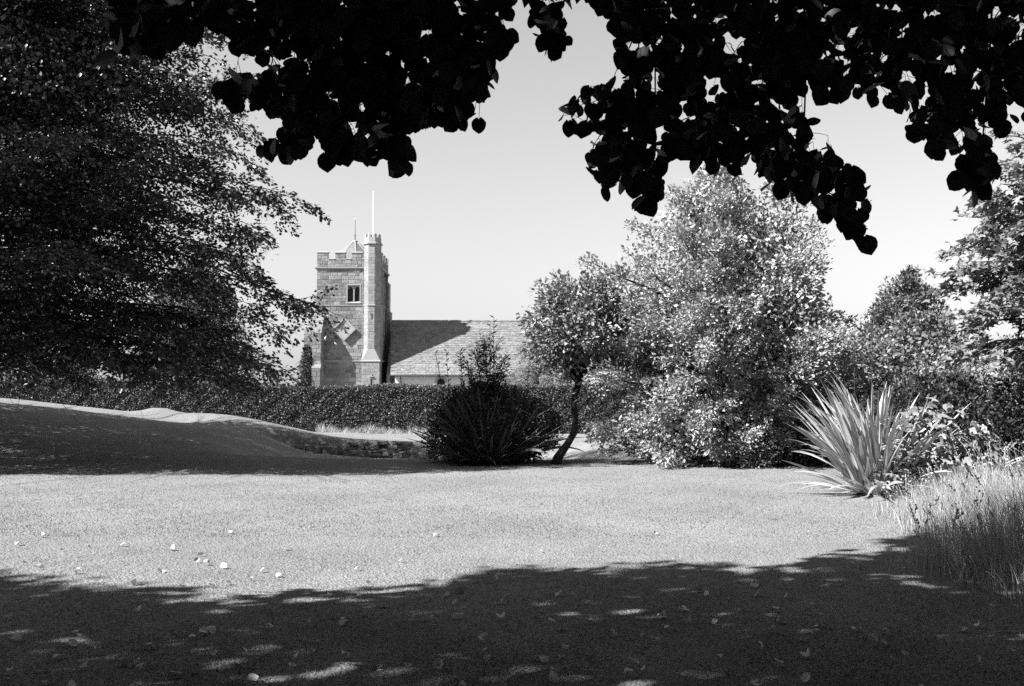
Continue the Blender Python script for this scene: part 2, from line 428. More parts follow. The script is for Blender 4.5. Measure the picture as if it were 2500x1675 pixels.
for k in range(8):
    an = k * math.pi / 4; n_ = np.array([math.cos(an), math.sin(an), 0]); u_ = np.array([-math.sin(an), math.cos(an), 0])
    if n_[1] > .3: continue
    wd = 2 * TR * math.tan(math.pi / 8)
    for z0, z1 in ((5.97, 9.8), (9.97, 15.3)):
        hole = [(wd / 2 - .0, wd / 2 + .14, 8.5 - z0, 9.15 - z0)] if (k == 6 and z0 < 6) else None
        TS += lay(np.array([TX, TTY, z0]) + n_ * TR - u_ * wd / 2, u_, n_, wd, z1 - z0, ch=.3, lmin=.26, lmax=.6, proud=.018, hole=hole)
TS += lay((TX - .8, TTY - .8, .8), (1, 0, 0), (0, -1, 0), 1.6, 3.95, proud=.018, hole=[(.78, .98, 1.85, 2.5)])
TS += lay((TX + .8, TTY - .8, .8), (0, 1, 0), (1, 0, 0), 1.2, 3.95, proud=.018)
for z, r, h in ((9.82, .85, .15), (15.40, .92, .17)):
    c = MB(); c.loft([octa(r - .06, z - .05), octa(r, z), octa(r, z + h * .6), octa(r - .08, z + h)]); piece(c, 'turret_band', M['dress'], turret)
c = MB(); c.loft([sqc(.88, 4.785), sqc(.88, 4.86), sqc(.82, 4.93)]); piece(c, 'turret_band', M['dress'], turret)
c = MB(); c.loft([octa(ro, 15.58), octa(ro, 16.0)], True); piece(c, 'turret_parapet', M['dress'], turret)
for k in range(8):
    an = k * math.pi / 4; n_ = (math.cos(an), math.sin(an)); u_ = (-n_[1], n_[0])
    for sft in (-.19, .19):
        c = MB(); base = []
        for du, dn in ((-.09, -.03), (.09, -.03), (.09, -.17), (-.09, -.17)):
            base.append((TX + n_[0] * (TR + dn) + u_[0] * (sft + du), TTY + n_[1] * (TR + dn) + u_[1] * (sft + du)))
        c.loft([[(x, y, 16.0) for x, y in base], [(x, y, 16.33) for x, y in base], [(TX + (x - TX) * .93, TTY + (y - TTY) * .93, 16.38) for x, y in base]])
        piece(c, 'turret_merlon', M['dress'], turret)
for (zz0, zz1, x0, x1, yy) in ((8.55, 9.1, TX + .02, TX + .13, TTY - TR), (2.68, 3.25, TX + .0, TX + .16, TTY - .8)):
    c = MB(); c.box(x0, x1, yy - .004, yy + .05, zz0, zz1); piece(c, 'slit_window', M['black'], turret)
c = MB(); c.box(TX - .1, TX + .26, TTY - .92, TTY - .78, 3.42, 3.5); c.box(TX - .02, TX + .12, TTY - .9, TTY - .78, 3.5, 3.68); piece(c, 'slit_hood', M['dress'], turret)
# buttresses
def buttress(x0, x1, steps, name='buttress'):
    """steps: (z_low, z_high, projection in front of the tower face)"""
    c = MB(); st = []
    for k, (z0, z1, pj) in enumerate(steps):
        c.box(x0, x1, TY - pj, TY + .1, z0, z1)
        nxt = steps[k + 1][2] if k + 1 < len(steps) else .05
        c.prism([(TY - pj - .03, z1 + .002), (TY - pj - .03, z1 + .05), (TY - nxt, z1 + (pj - nxt) * 1.35 + .05), (TY - nxt, z1 + .002)], 'x', x0 - .02, x1 + .02)
        st += lay((x0, TY - pj, max(z0, .8)), (1, 0, 0), (0, -1, 0), x1 - x0, z1 - max(z0, .8), ch=.33, lmin=.3, lmax=.6)
        st += lay((x1, TY - pj, max(z0, .8)), (0, 1, 0), (1, 0, 0), pj - .1, z1 - max(z0, .8), ch=.33)
    o = piece(c, name, M['stone']); return o, st
bt1, S1 = buttress(X0 - .02, X0 + .74, [(-.3, 4.15, 1.75), (4.15, 7.3, 1.45)])
c = MB(); S2 = []
for (x0, z0, z1) in ((X0 - 1.32, -.3, 4.2), (X0 - 1.15, 4.2, 7.6)):
    c.box(x0, X0 + .05, TY + .1, TY + .95, z0, z1)
    S2 += lay((x0, TY + .1, max(z0, .8)), (1, 0, 0), (0, -1, 0), X0 - .21 - x0, z1 - max(z0, .8), ch=.33, lmin=.3, lmax=.6)
c.prism([(X0 - 1.36, 4.202), (X0 - 1.36, 4.25), (X0 - 1.15, 4.55), (X0 - 1.1, 4.202)], 'y', TY + .08, TY + .97)
c.prism([(X0 - 1.19, 7.602), (X0 - 1.19, 7.65), (X0 - .02, 9.3), (X0 - .02, 7.602)], 'y', TY + .08, TY + .97)
bt2 = piece(c, 'buttress', M['mortar'])
c = MB(); S3 = []
for (pj, z0, z1) in ((.62, -.3, 4.4), (.45, 4.4, 9.6), (.28, 9.6, 12.3)):
    c.box(X1 - .05, X1 + pj, TY + TD - 1.5, TY + TD - .3, z0, z1)
    S3 += lay((X1 + .1, TY + TD - 1.5, max(z0, .8)), (1, 0, 0), (0, -1, 0), pj - .1, z1 - max(z0, .8), ch=.33, lmin=.2, lmax=.5)
    c.prism([(X1 + .02, z1 + .002), (X1 + pj + .03, z1 + .002), (X1 + pj + .03, z1 + .05), (X1 + .02, z1 + .4)], 'y', TY + TD - 1.52, TY + TD - .28)
bt3 = piece(c, 'buttress', M['mortar'])
# a rain pipe on the shaded side and a lightning strip on the front
c = MB(); c.tube([(X1 + .2, TY + 2.7, .3), (X1 + .2, TY + 2.7, 13.0)], .08, 6); c.box(X1 + .02, X1 + .36, TY + 2.5, TY + 2.9, 12.8, 13.1); piece(c, 'rain_pipe', M['iron'])
c = MB(); c.box(-13.56, -13.52, TY - .045, TY - .03, 9.98, 14.3); c.box(-13.56, -13.52, TY - .125, TY - .11, 5.0, 9.8); piece(c, 'lightning_strip', M['lead'])
# pyramid roof with lead hips, finial, flagpole
PXc, PYc, PZ = -14.72, TY + 2.75, 16.15
b = MB(); rb, zb = 3.0, 13.45
b.loft([octa(rb, zb, .22, PXc, PYc), octa(.24, PZ, .22, PXc, PYc)])
proof = piece(b, 'spire_roof', M['tile'])
for k in range(8):
    an = .22 + k * math.pi / 4
    c = MB(); c.tube([(PXc + rb * math.cos(an), PYc + rb * math.sin(an), zb + .02), (PXc + .24 * math.cos(an), PYc + .24 * math.sin(an), PZ + .02)], .03, 5); piece(c, 'hip_roll', M['lead'], proof)
c = MB(); c.loft([octa(.30, PZ - .02, .22, PXc, PYc), octa(.28, PZ + .1, .22, PXc, PYc), octa(.05, PZ + .18, .22, PXc, PYc)]); piece(c, 'lead_cap', M['lead'], proof)
c = MB(); c.tube([(PXc, PYc, PZ + .1), (PXc, PYc, PZ + .7), (PXc, PYc, PZ + 2.1)], [.06, .035, .02], 6); c.tube([(PXc, PYc, PZ + .55), (PXc, PYc, PZ + .62), (PXc, PYc, PZ + .7)], [.03, .09, .03], 8); fin = piece(c, 'finial', M['iron'])
c = MB(); c.tube([(PXc, PYc, PZ + 2.09), (PXc, PYc, PZ + 2.17), (PXc, PYc, PZ + 2.25)], [.02, .08, .02], 8); piece(c, 'finial_ball', M['white'], fin)
c = MB(); c.tube([(TX + .02, TTY, 15.6), (TX + .02, TTY, 18), (TX + .02, TTY, 20.2)], [.055, .05, .035], 8); c.tube([(TX + .02, TTY, 20.2), (TX + .02, TTY, 20.26), (TX + .02, TTY, 20.32)], [.03, .06, .02], 8); piece(c, 'flagpole', M['white'])
# diamond dial
DX, DZ, DH, DY = -15.15, 7.75, 1.04, TY - .12
b = MB(); b.prism([(DX - DH, DZ), (DX, DZ - DH), (DX + DH, DZ), (DX, DZ + DH)], 'y', DY - .14, DY)
dial = piece(b, 'sundial', M['dialface'], None, 'diamond shaped dial board with raised frame')
for k in range(4):
    a0 = k * math.pi / 2; a1 = a0 + math.pi / 2
    P0 = (math.cos(a0), math.sin(a0)); P1 = (math.cos(a1), math.sin(a1)); ri, roo = DH - .13, DH + .03
    c = MB(); c.prism([(DX + P0[0] * roo, DZ + P0[1] * roo), (DX + P1[0] * roo, DZ + P1[1] * roo), (DX + P1[0] * ri, DZ + P1[1] * ri), (DX + P0[0] * ri, DZ + P0[1] * ri)], 'y', DY - .24, DY - .141)
    piece(c, 'dial_frame', M['dress'], dial)
def dmark(u, v, du, dv, l=.13, wd=.035):   # short dark marks along the upper edges
    c = MB(); x, z = DX + u, DZ + v; n2 = (-dv, du)
    q = [(x + s1 * du * l / 2 + s2 * n2[0] * wd / 2, z + s1 * dv * l / 2 + s2 * n2[1] * wd / 2) for s1, s2 in ((-1, -1), (1, -1), (1, 1), (-1, 1))]
    c.prism(q, 'y', DY - .146, DY - .139); piece(c, 'dark_mark', M['black'], dial)
s2 = math.sqrt(.5)
for t in (.16, .24, .36, .44, .49, .60, .66, .78, .84):
    u, v = -(DH - .36) * t - .02, (DH - .36) * (1 - t) + .02
    dmark(u, v, -s2 * .3 - .4, s2, .15, .05)
for t in (.3, .5, .7): dmark((DH - .36) * t, (DH - .36) * (1 - t), s2, s2, .13, .04)
c = MB(); arc = [(DX - .22 + .2 * math.cos(a), DY - .2, DZ + .0 + .22 * math.sin(a)) for a in np.linspace(math.pi * 1.1, math.pi * .25, 9)]
c.tube(arc, [.02, .03, .035, .04, .04, .04, .035, .03, .02], 5); c.tube([(DX - .12, DY - .14, DZ + .16), (DX + .12, DY - .42, DZ - .22)], .018, 5); piece(c, 'gnomon', M['iron'], dial)
# nave: wall, steep roof with tile courses, gutter, window
NX0, NX1, EY, RY, EZ, RZ = -10.85, 3.2, TY - 1.1, TY + 3.5, 3.62, 8.75
b = MB(); b.box(NX0 + .35, NX1, EY + .45, EY + .9, -.3, EZ + .35); nave = piece(b, 'nave_wall', M['render'])
b = MB(); b.prism([(EY + .8, -.3), (2 * RY - EY - .8, -.3), (2 * RY - EY - .8, EZ), (RY, RZ - .3), (EY + .8, EZ)], 'x', X1 + .66, X1 + .95); piece(b, 'gable_wall', M['stone'])
sl = np.array([0, RY - EY, RZ - EZ]); sll = np.linalg.norm(sl); sl = sl / sll; snn = np.array([0, -sl[2], sl[1]])
xl = lambda t: NX0 + (X1 + .55 - NX0) * t
b = MB(); b.add([(NX0, EY, EZ), (NX1, EY, EZ), (NX1, RY, RZ), (xl(1), RY, RZ)] + [(NX0, EY + .05, EZ - .12), (NX1, EY + .05, EZ - .12), (NX1, RY, RZ - .12), (xl(1), RY, RZ - .12)], [(0, 1, 2, 3), (7, 6, 5, 4), (0, 4, 5, 1), (1, 5, 6, 2), (3, 7, 4, 0), (2, 6, 7, 3)])
b.add([(xl(1), RY, RZ), (NX1, RY, RZ), (NX1, 2 * RY - EY, EZ), (NX0, 2 * RY - EY, EZ)], [(0, 1, 2, 3)])
roof = piece(b, 'nave_roof', M['tile'])
tl = MB(); nc = 30
for k in range(nc):
    t0 = k / nc; s0 = t0 * sll - .03; s1 = (k + 1) / nc * sll + .05; x = xl(t0) + (.15 if k % 2 else 0) + rnd.uniform(0, .1)
    while x < NX1 - .05:
        wdt = rnd.uniform(.26, .36); xa, xb = x, min(x + wdt - .012, NX1); lift = rnd.uniform(.012, .045)
        p0 = np.array([0, EY, EZ]) + sl * s0 + snn * (lift + .02); p1 = np.array([0, EY, EZ]) + sl * s1 + snn * (.006 + lift * .3)
        q0 = np.array([0, EY, EZ]) + sl * s0 - snn * .002
        tl.add([(xa, p0[1], p0[2]), (xb, p0[1], p0[2]), (xb, p1[1], p1[2]), (xa, p1[1], p1[2]), (xa, q0[1], q0[2]), (xb, q0[1], q0[2])], [(0, 1, 2, 3), (4, 5, 1, 0), (0, 3, 4), (1, 5, 2)], rnd.random())
        x += wdt
o = piece(tl, 'tile_courses', M['tile'], roof); o['kind'] = 'stuff'
for x in np.arange(xl(1) + .05, NX1 - .4, .42):
    c = MB(); c.tube([(x, RY, RZ + .0 + rnd.uniform(0, .015)), (x + .40, RY, RZ + .0 + rnd.uniform(0, .02))], .11, 6); piece(c, 'ridge_tile', M['tile'], roof)
c = MB(); c.tube([(NX0 - .05, EY - .06, EZ - .09), (NX1, EY - .06, EZ - .11)], .075, 6); piece(c, 'gutter', M['iron'])
c = MB(); c.tube([(NX0 + .9, EY - .06, EZ - .1), (NX0 + .9, EY + .2, EZ - .5), (NX0 + .9, EY + .38, EZ - .8), (NX0 + .9, EY + .38, .2)], .05, 6); piece(c, 'rain_pipe', M['iron'])
c = MB(); q = [(-6.72, 1.6), (-6.02, 1.6), (-6.02, 2.9)] + [(-6.37 + .35 * math.cos(a), 2.9 + .38 * math.sin(a)) for a in np.linspace(.3, math.pi - .3, 7)] + [(-6.72, 2.9)]
c.prism(q, 'y', EY + .435, EY + .47); nw = piece(c, 'nave_window', M['black'])
for k in range(9):
    a0 = k * math.pi / 9; a1 = (k + 1) * math.pi / 9 - .03
    c = MB(); c.prism([(-6.37 + r_ * math.cos(a), 2.9 + 1.05 * r_ * math.sin(a)) for r_, a in ((.37, a0), (.56, a0), (.56, a1), (.37, a1))], 'y', EY + .41, EY + .52); piece(c, 'arch_stone', M['dress'], nw)
for x0, z0, wd, hh in ((-9.4, 2.55, .25, .1), (-3.9, 2.9, .28, .14), (-4.6, 3.0, .2, .15), (-8.2, 2.6, .3, .12)):
    c = MB(); c.box(x0, x0 + wd, EY + .42, EY + .5, z0, z0 + hh); piece(c, 'ironstone_block', M['tile'], nave)
# stones: the 300 largest as parts, all others as one joined part
def chamfer_block():
    c = MB(); e, g = .5, .46
    c.loft([[(-e, .5, -e), (e, .5, -e), (e, .5, e), (-e, .5, e)], [(-e, -.35, -e), (e, -.35, -e), (e, -.35, e), (-e, -.35, e)], [(-g, -.5, -g), (g, -.5, -g), (g, -.5, g), (-g, -.5, g)]][::-1], True)
    return c
block_me = chamfer_block().mesh('stone'); block_me.materials.append(M['stone']); block_pale = block_me.copy(); block_pale.materials[0] = M['ashlar']
def put_stone(st, parent, me, name='stone'):
    P, U, Nn, l, h, pr = st; d = pr + .06
    m = Matrix(((U[0] * l, -Nn[0] * d, 0, 0), (U[1] * l, -Nn[1] * d, 0, 0), (0, 0, h, 0), (0, 0, 0, 1)))
    ctr = P + Nn * (pr - d / 2)
    m.translation = Vector(ctr)
    o = bpy.data.objects.new(name, me); C.objects.link(o); o.parent = parent
    o.matrix_local = m
    return o
allst = [(s, tower) for s in ST] + [(s, parapet) for s in PS] + [(s, turret) for s in TS] + [(s, bt1) for s in S1] + [(s, bt2) for s in S2] + [(s, bt3) for s in S3]
visible = [(s, p) for s, p in allst if s[0][2] > 2.6]
visible.sort(key=lambda t: -(t[0][3] * t[0][4] * max(.15, -t[0][2][1])))
BIG = {id(s) for s, p in visible[:296]}
small = MB(); small_p = MB(); bv = np.array(chamfer_block().v); bf = chamfer_block().f
for s, p in allst:
    if id(s) in BIG: put_stone(s, p, block_pale if p is turret else block_me)
    else:
        P, U, Nn, l, h, pr = s; d = pr + .06; ctr = P + Nn * (pr - d / 2)
        (small_p if p is turret else small).add(ctr + bv[:, 0:1] * l * U - bv[:, 1:2] * d * Nn + bv[:, 2:3] * h * UP, bf, rnd.random())
o = piece(small, 'smaller_stones', M['stone'], tower); o['kind'] = 'stuff'; o = piece(small_p, 'smaller_stones', M['ashlar'], turret); o['kind'] = 'stuff'

# ------------------------------------------------------------------ foliage builders
def in_poly(pts, poly):
    x, y = pts[:, 0], pts[:, 1]; ins = np.zeros(len(pts), bool); n = len(poly); j = n - 1
    for i in range(n):
        xi, yi = poly[i]; xj, yj = poly[j]
        c = ((yi > y) != (yj > y)) & (x < (xj - xi) * (y - yi) / ((yj - yi) or 1e-9) + xi)
        ins ^= c; j = i
    return ins

def curve(p0, p1, sag=0.0, wig=.0, n=8, rise=0.0):
    p0 = np.asarray(p0, float); p1 = np.asarray(p1, float); t = np.linspace(0, 1, n)[:, None]
    L = np.linalg.norm(p1 - p0); P = p0 * (1 - t) + p1 * t
    P[:, 2] += (rise * np.sin(t[:, 0] * math.pi) - sag * (t[:, 0] ** 2.2 - t[:, 0])) * L * .5
    if wig:
        ph = rs.rand(3) * 6.3
        P += wig * L * (np.sin(t * 7 + ph) * .5 + np.sin(t * 13 + ph * 2) * .25) * np.sin(t * math.pi) ** .7
    return P

def shrub_crown(prof, cx, cy, nclump, nleaf, size, tmpl=RHOMB, lump=.35, clump_r=.3, ex=1.0, ey=1.0, zb=0, seed=1, gap=-.45, inner=.25, upright=.3, lean=(0, 0), plume=0):
    """clumps of leaves near the surface of a solid of revolution with profile prof [(z, r)], uneven outline, with gaps"""
    st = np.random.RandomState(seed)
    zs = np.array([p[0] for p in prof]); rr = np.array([p[1] for p in prof]); H = zs[-1]
    lum = [(st.uniform(0, 6.28), st.uniform(0, H), st.uniform(.35, 1.0), st.uniform(.5, 1.3), st.uniform(-1, 1.1)) for _ in range(34)]
    def radius(th, z):
        r = np.interp(z, zs, rr); k = 0
        for a, zc, wa, wz, am in lum:
            da = np.angle(np.exp(1j * (th - a))); k = k + am * np.exp(-(da / wa) ** 2 - ((z - zc) / wz) ** 2)
        return r + lump * k * np.clip(r / (rr.max() * .6), .25, 1)
    n = int(nclump * 2.4); wts = np.interp(np.linspace(0, H, 400), zs, rr) + .25; cdf = np.cumsum(wts); cdf /= cdf[-1]
    z = np.interp(st.rand(n), cdf, np.linspace(0, H, 400)); th = st.uniform(0, 6.283, n)
    keep = wob(th * 3.1, z * 2.2, 1.0, seed) + .4 * wob(th * 7, z * 5, 1.0, seed + 3) > gap
    z, th = z[keep][:nclump], th[keep][:nclump]; n = len(z)
    r = np.maximum(radius(th, z), .05) * (1 - .22 * st.rand(n) ** 1.5)
    Cn = np.stack([cx + ex * r * np.cos(th) + lean[0] * z, cy + ey * r * np.sin(th) + lean[1] * z, zb + z], 1)
    if plume:
        zp = np.interp((np.arange(plume) + st.rand(plume)) / plume, cdf, np.linspace(0, H, 400)); tp_ = st.uniform(0, 6.283, plume)
        rp = np.maximum(radius(tp_, zp), .1) * st.uniform(.84, 1.14, plume); k_ = np.arange(n) % plume; u = 1 - .55 * st.rand(n) ** 1.3
        z0 = np.clip(zp * .74 - .1, .05, H); z = z0[k_] + (zp - z0)[k_] * u ** 1.2; th = tp_[k_]; r = rp[k_] * u
        Cn = np.stack([cx + ex * r * np.cos(th) + lean[0] * z, cy + ey * r * np.sin(th) + lean[1] * z, zb + z], 1) + st.normal(size=(n, 3)) * (.26 * (1.15 - u) + .09)[:, None]
    sl_ = np.gradient(np.interp(np.linspace(0, H, 200), zs, rr), np.linspace(0, H, 200)); dz = -np.interp(z, np.linspace(0, H, 200), sl_)
    O = norm(np.stack([np.cos(th), np.sin(th), np.clip(dz, -.6, 1.2) + upright], 1))
    cs = clump_r * st.uniform(.6, 1.35, n)
    k = np.repeat(np.arange(n), nleaf); m = len(k)
    off = st.normal(size=(m, 3)); off = off / np.linalg.norm(off, axis=1, keepdims=True) * st.rand(m, 1) ** .5
    P = Cn[k] + off * cs[k][:, None] * np.array([1, 1, .8])
    D = norm(off * .9 + O[k] * .9 + st.normal(size=(m, 3)) * .45)
    N_ = norm(O[k] * .6 + np.array([-.3, -.15, .6]) + st.normal(size=(m, 3)) * .55)
    S = size * st.uniform(.65, 1.25, m); a = np.clip(.5 + .18 * st.normal(size=n)[k] + .25 * (st.rand(m) - .5), 0, .999)
    # sparse leaves inside block the view through; crown shade put into their darker tone
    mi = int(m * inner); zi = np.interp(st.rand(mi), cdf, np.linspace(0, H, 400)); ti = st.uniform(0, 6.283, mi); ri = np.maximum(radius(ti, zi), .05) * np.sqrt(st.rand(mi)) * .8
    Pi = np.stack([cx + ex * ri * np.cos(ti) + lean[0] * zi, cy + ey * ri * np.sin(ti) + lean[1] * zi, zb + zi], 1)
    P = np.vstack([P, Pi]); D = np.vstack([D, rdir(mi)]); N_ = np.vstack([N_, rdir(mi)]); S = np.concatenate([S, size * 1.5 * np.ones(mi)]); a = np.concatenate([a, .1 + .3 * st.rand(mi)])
    ok = P[:, 2] > gz(P[:, 0], P[:, 1]) + .02
    return leaves(P[ok], D[ok], N_[ok], S[ok], tmpl, a[ok]), Cn

def bush(name, label, cat, prof, cx, cy, nclump, nleaf, size, mat, group=None, trunk_r=.12, nbr=40, stems=1, **kw):
    zb = float(gz(cx, cy)); t = thing(name, label, cat, (cx, cy, zb), group)
    (V, F, a), Cn = shrub_crown(prof, cx, cy, nclump, nleaf, size, zb=zb, **kw)
    cr = link('crown', tri_mesh('crown', V - np.array([cx, cy, zb]), F, a), mat, t); cr['kind'] = 'stuff'
    wd = MB(); H = prof[-1][0]; lx, ly = kw.get('lean', (0, 0))
    for s in range(stems):
        ox, oy = (0, 0) if stems == 1 else (rnd.uniform(-.3, .3), rnd.uniform(-.3, .3))
        hz = H * .86 if s == 0 else H * rnd.uniform(.5, .8)
        tp = curve((ox, oy, -.1), (ox * 2 + lx * hz, oy * 2 + ly * hz, hz), 0, .03, 9)
        wd.tube(tp, np.linspace(trunk_r, trunk_r * .15, 9), 7)
    for q in Cn[:: max(1, len(Cn) // nbr)]:
        p = q - np.array([cx, cy, zb]); z0 = max(.15, p[2] * .72 - .25); z0 = min(z0, H * .82)
        wd.tube(curve((lx * z0, ly * z0, z0), p, .25, .05, 6), np.linspace(trunk_r * .35, .008, 6), 4)
    wd.build('trunk', M['bark'], t, True)
    return t

def spray_leaves(limbs, n_side, lside, nleaf, size, wdt, tmpl, droop=.35, st=None, start=.25, flat=.75, wood=None, rw=.012):
    """side shoots along limbs carrying flat sprays of leaves"""
    Ps, Ds, Ns, Ss = [], [], [], []
    for L in limbs:
        L = np.asarray(L); T = norm(np.gradient(L, axis=0)); n = len(L); ll = np.linalg.norm(np.diff(L, axis=0), axis=1).sum()
        for k in range(max(3, int(n_side * ll))):
            u = start + (1 - start) * st.rand(); f = u * (n - 1); i0 = min(int(f), n - 2); p = L[i0] + (L[i0 + 1] - L[i0]) * (f - i0); tg = T[i0]
            sd_ = norm(np.cross(tg, UP)) * (1 if k % 2 else -1)
            ln = lside * st.uniform(.5, 1.15) * (1.15 - .55 * u)
            d = norm(tg * .75 + sd_ * .75 * st.uniform(.3, 1.1) + UP * st.normal() * .28)
            e = p + d * ln + np.array([0, 0, -droop * ln * st.uniform(.3, 1.3)])
            c = curve(p, e, -.3, .0, 4)
            if wood is not None and (k % 3 == 0): wood.tube(c, np.linspace(rw, .003, 4), 3)
            m = int(nleaf * st.uniform(.7, 1.3)); tt = st.rand(m) ** .8
            q = p * (1 - tt[:, None]) + e * tt[:, None]; lat = norm(np.cross(d, UP)); sgn = np.where(st.rand(m) < .5, -1, 1)
            off = sgn * st.rand(m) * wdt * (1.05 - .6 * tt)
            q = q + lat * off[:, None] + st.normal(size=(m, 3)) * np.array([.03, .03, .05]) + UP * (-.35 * np.abs(off))[:, None]
            Ps.append(q); Ds.append(d[None] * .8 + lat[None] * (sgn * .7)[:, None] + st.normal(size=(m, 3)) * .35 + np.array([0, 0, -.25]))
            Ns.append(UP[None] * flat + st.normal(size=(m, 3)) * .42); Ss.append(size * st.uniform(.65, 1.2, m))
    P = np.vstack(Ps); return P, norm(np.vstack(Ds)), norm(np.vstack(Ns)), np.concatenate(Ss)

# ------------------------------------------------------------------ clipped hedge
HY = 44.0
def hedge_top(x): return 2.12 + .30 * sstep(-9, -20, x) + .04 * np.sin(x * .9) + .03 * np.sin(x * 2.3 + 1)
hedge = thing('hedge', 'long clipped evergreen hedge running across behind the lawn', 'hedge', (-8, HY + .8, 0))
hv = []; c = MB()
xs = np.linspace(-27, 13, 41)
for k in range(40):
    x0, x1 = xs[k], xs[k + 1]; z0, z1 = float(hedge_top(x0)) - .12, float(hedge_top(x1)) - .12
    c.add([(x0, HY + .15, -.3), (x1, HY + .15, -.3), (x1, HY + 1.5, -.3), (x0, HY + 1.5, -.3), (x0, HY + .15, z0), (x1, HY + .15, z1), (x1, HY + 1.5, z1), (x0, HY + 1.5, z0)], [(0, 1, 5, 4), (4, 5, 6, 7), (2, 3, 7, 6)])
o = c.build('inner_growth', M['core'], hedge); o.location = -Vector(hedge.location)
n = 84000; x = rs.uniform(-27, 13, n); z = rs.rand(n) ** .9 * (hedge_top(x) - .0); y = HY + .06 * wob(x * 2, z * 3, 1.4) + .05 * wob(x * 6, z * 8, 1., 2) + .10 * rs.rand(n)
sel = z > gz(x, y) - .1
Pf = np.stack([x, y, z], 1)[sel]; Nf = norm(np.array([0, -1, .35]) + rs.normal(size=Pf.shape) * .55); Df = norm(rs.normal(size=Pf.shape) + np.array([0, -.4, .5]))
n = 30000; x = rs.uniform(-27, 13, n); y = rs.uniform(HY, HY + 1.6, n); z = hedge_top(x) + .03 * wob(x * 3, y * 3) - .10 * rs.rand(n) + .05 * (rs.rand(n) ** 6)
Pt = np.stack([x, y, z], 1); Nt = norm(np.array([0, -.1, 1]) + rs.normal(size=Pt.shape) * .5); Dt = norm(rs.normal(size=Pt.shape) + np.array([0, 0, .4]))
V, F, a = leaves(np.vstack([Pf, Pt]), np.vstack([Df, Dt]), np.vstack([Nf, Nt]), .075 * rs.uniform(.7, 1.3, len(Pf) + len(Pt)), RHOMB)
o = link('foliage', tri_mesh('foliage', V - np.array(hedge.location), F, a), M['hedge'], hedge); o['kind'] = 'stuff'
# pale weeds along its foot
P = np.stack([rs.uniform(-8.5, 1, 2600), rs.uniform(43.2, 44.0, 2600), np.zeros(2600)], 1); P[:, 2] = gz(P[:, 0], P[:, 1])
V, F, a = leaves(P, norm(rs.normal(size=P.shape) * .4 + UP), rdir(2600), rs.uniform(.15, .42, 2600) * (1 + .5 * wob(P[:, 0] * 2, P[:, 1])), (np.array([(0, .03, 0), (0, -.03, 0), (1, 0, .1)]), np.array([(0, 1, 2)])))
o = link('rough_grass', tri_mesh('rough_grass', V, F, a), M['tall']); tag(o, 'pale rough grass and weeds along the foot of the hedge', 'grass', kind='stuff')

# ------------------------------------------------------------------ low ruined wall
ruin = thing('ruined_wall', 'low ruined stone wall edging the sunken lawn before the hedge', 'wall', (-5.4, 35.6, -.5))
rme = []
for v in range(6):
    c = MB(); g = random.Random(v)
    ring = lambda s, zz: [(s * sx * g.uniform(.82, 1), s * sy * g.uniform(.82, 1), zz * g.uniform(.9, 1.05)) for sx, sy in ((-.5, -.5), (.5, -.5), (.5, .5), (-.5, .5))]
    c.loft([ring(.9, -.5), ring(1, -.2), ring(1, .2), ring(.86, .5)]); m_ = c.mesh('stone'); m_.materials.append(M['rubble']); rme.append(m_)
def rub(x, y, z, l, d, h):
    o = bpy.data.objects.new('stone', rnd.choice(rme)); C.objects.link(o); o.parent = ruin
    o.location = (x + 5.4, y - 35.6, z + .5); o.scale = (l, d, h); o.rotation_euler = (rnd.uniform(-.06, .06), rnd.uniform(-.05, .05), rnd.uniform(-.08, .08))
for course in range(4):
    x = -9.0 + rnd.uniform(0, .3)
    while x < -3.3:
        l = rnd.uniform(.16, .44)
        hz = .15 + rnd.uniform(-.03, .04)
        top = -.02 + .08 * math.sin(x * 1.7)
        zc = -.55 + .08 + course * .145 + .03 * math.sin(x * 2.3)
        if course < 2 or rnd.random() < (.9 if course == 2 else .5): rub(x + l / 2, 35.45 + rnd.uniform(-.06, .06) + course * .03, zc, l, .42, hz)
        x += l - .03
c = MB(); c.box(-9.0, -3.4, 35.5, 35.9, -.75, -.14); o = c.build('wall_core', M['rubble'], ruin); o.location = -Vector(ruin.location)
for x, y, l, h in ((-3.2, 35.2, .6, .5), (-2.8, 35.3, .55, .35), (-2.5, 34.9, .4, .3), (-3.05, 34.7, .42, .3), (-2.2, 34.8, .5, .4), (-7.0, 35.35, .5, .32), (-6.4, 35.32, .55, .3)):
    rub(x, y, float(gz(x, y)) + h * .32, l, .4, h)

# ------------------------------------------------------------------ copper beech on the left
BX, BY = -12.6, 22.6
bz = float(gz(BX, BY))
beech = thing('beech_tree', 'huge dark copper beech with drooping branches filling the left side', 'tree', (BX, BY, bz))
stb = np.random.RandomState(21); wood = MB()
tp = curve((BX, BY, bz - .2), (BX + .4, BY - .2, bz + 12.5), 0, .02, 12); wood.tube(tp, np.linspace(.55, .06, 12), 9)
def trunk_at(z): return np.array([np.interp(z, tp[:, 2], tp[:, 0]), np.interp(z, tp[:, 2], tp[:, 1]), z])
limbs = []
edge = [(500, 10, 20.0), (520, 60, 21.), (560, 105, 20.5), (545, 150, 21.5), (575, 215, 20), (570, 260, 21), (600, 300, 20.6), (625, 325, 22), (600, 385, 20), (575, 430, 21), (560, 455, 20.2), (735, 492, 20.8), (690, 520, 21.4),
        (640, 560, 20.2), (560, 590, 21), (600, 640, 20.4), (655, 688, 21), (560, 720, 22), (850, 778, 20.6), (760, 765, 21.2), (690, 800, 20.4), (640, 860, 21), (700, 905, 20.6), (770, 948, 20.3), (690, 985, 21.3),
        (620, 960, 20), (560, 930, 21.8), (520, 985, 20.4), (430, 955, 21), (340, 945, 20.2), (230, 950, 21.5), (140, 975, 20), (60, 930, 21), (10, 950, 20.4)]
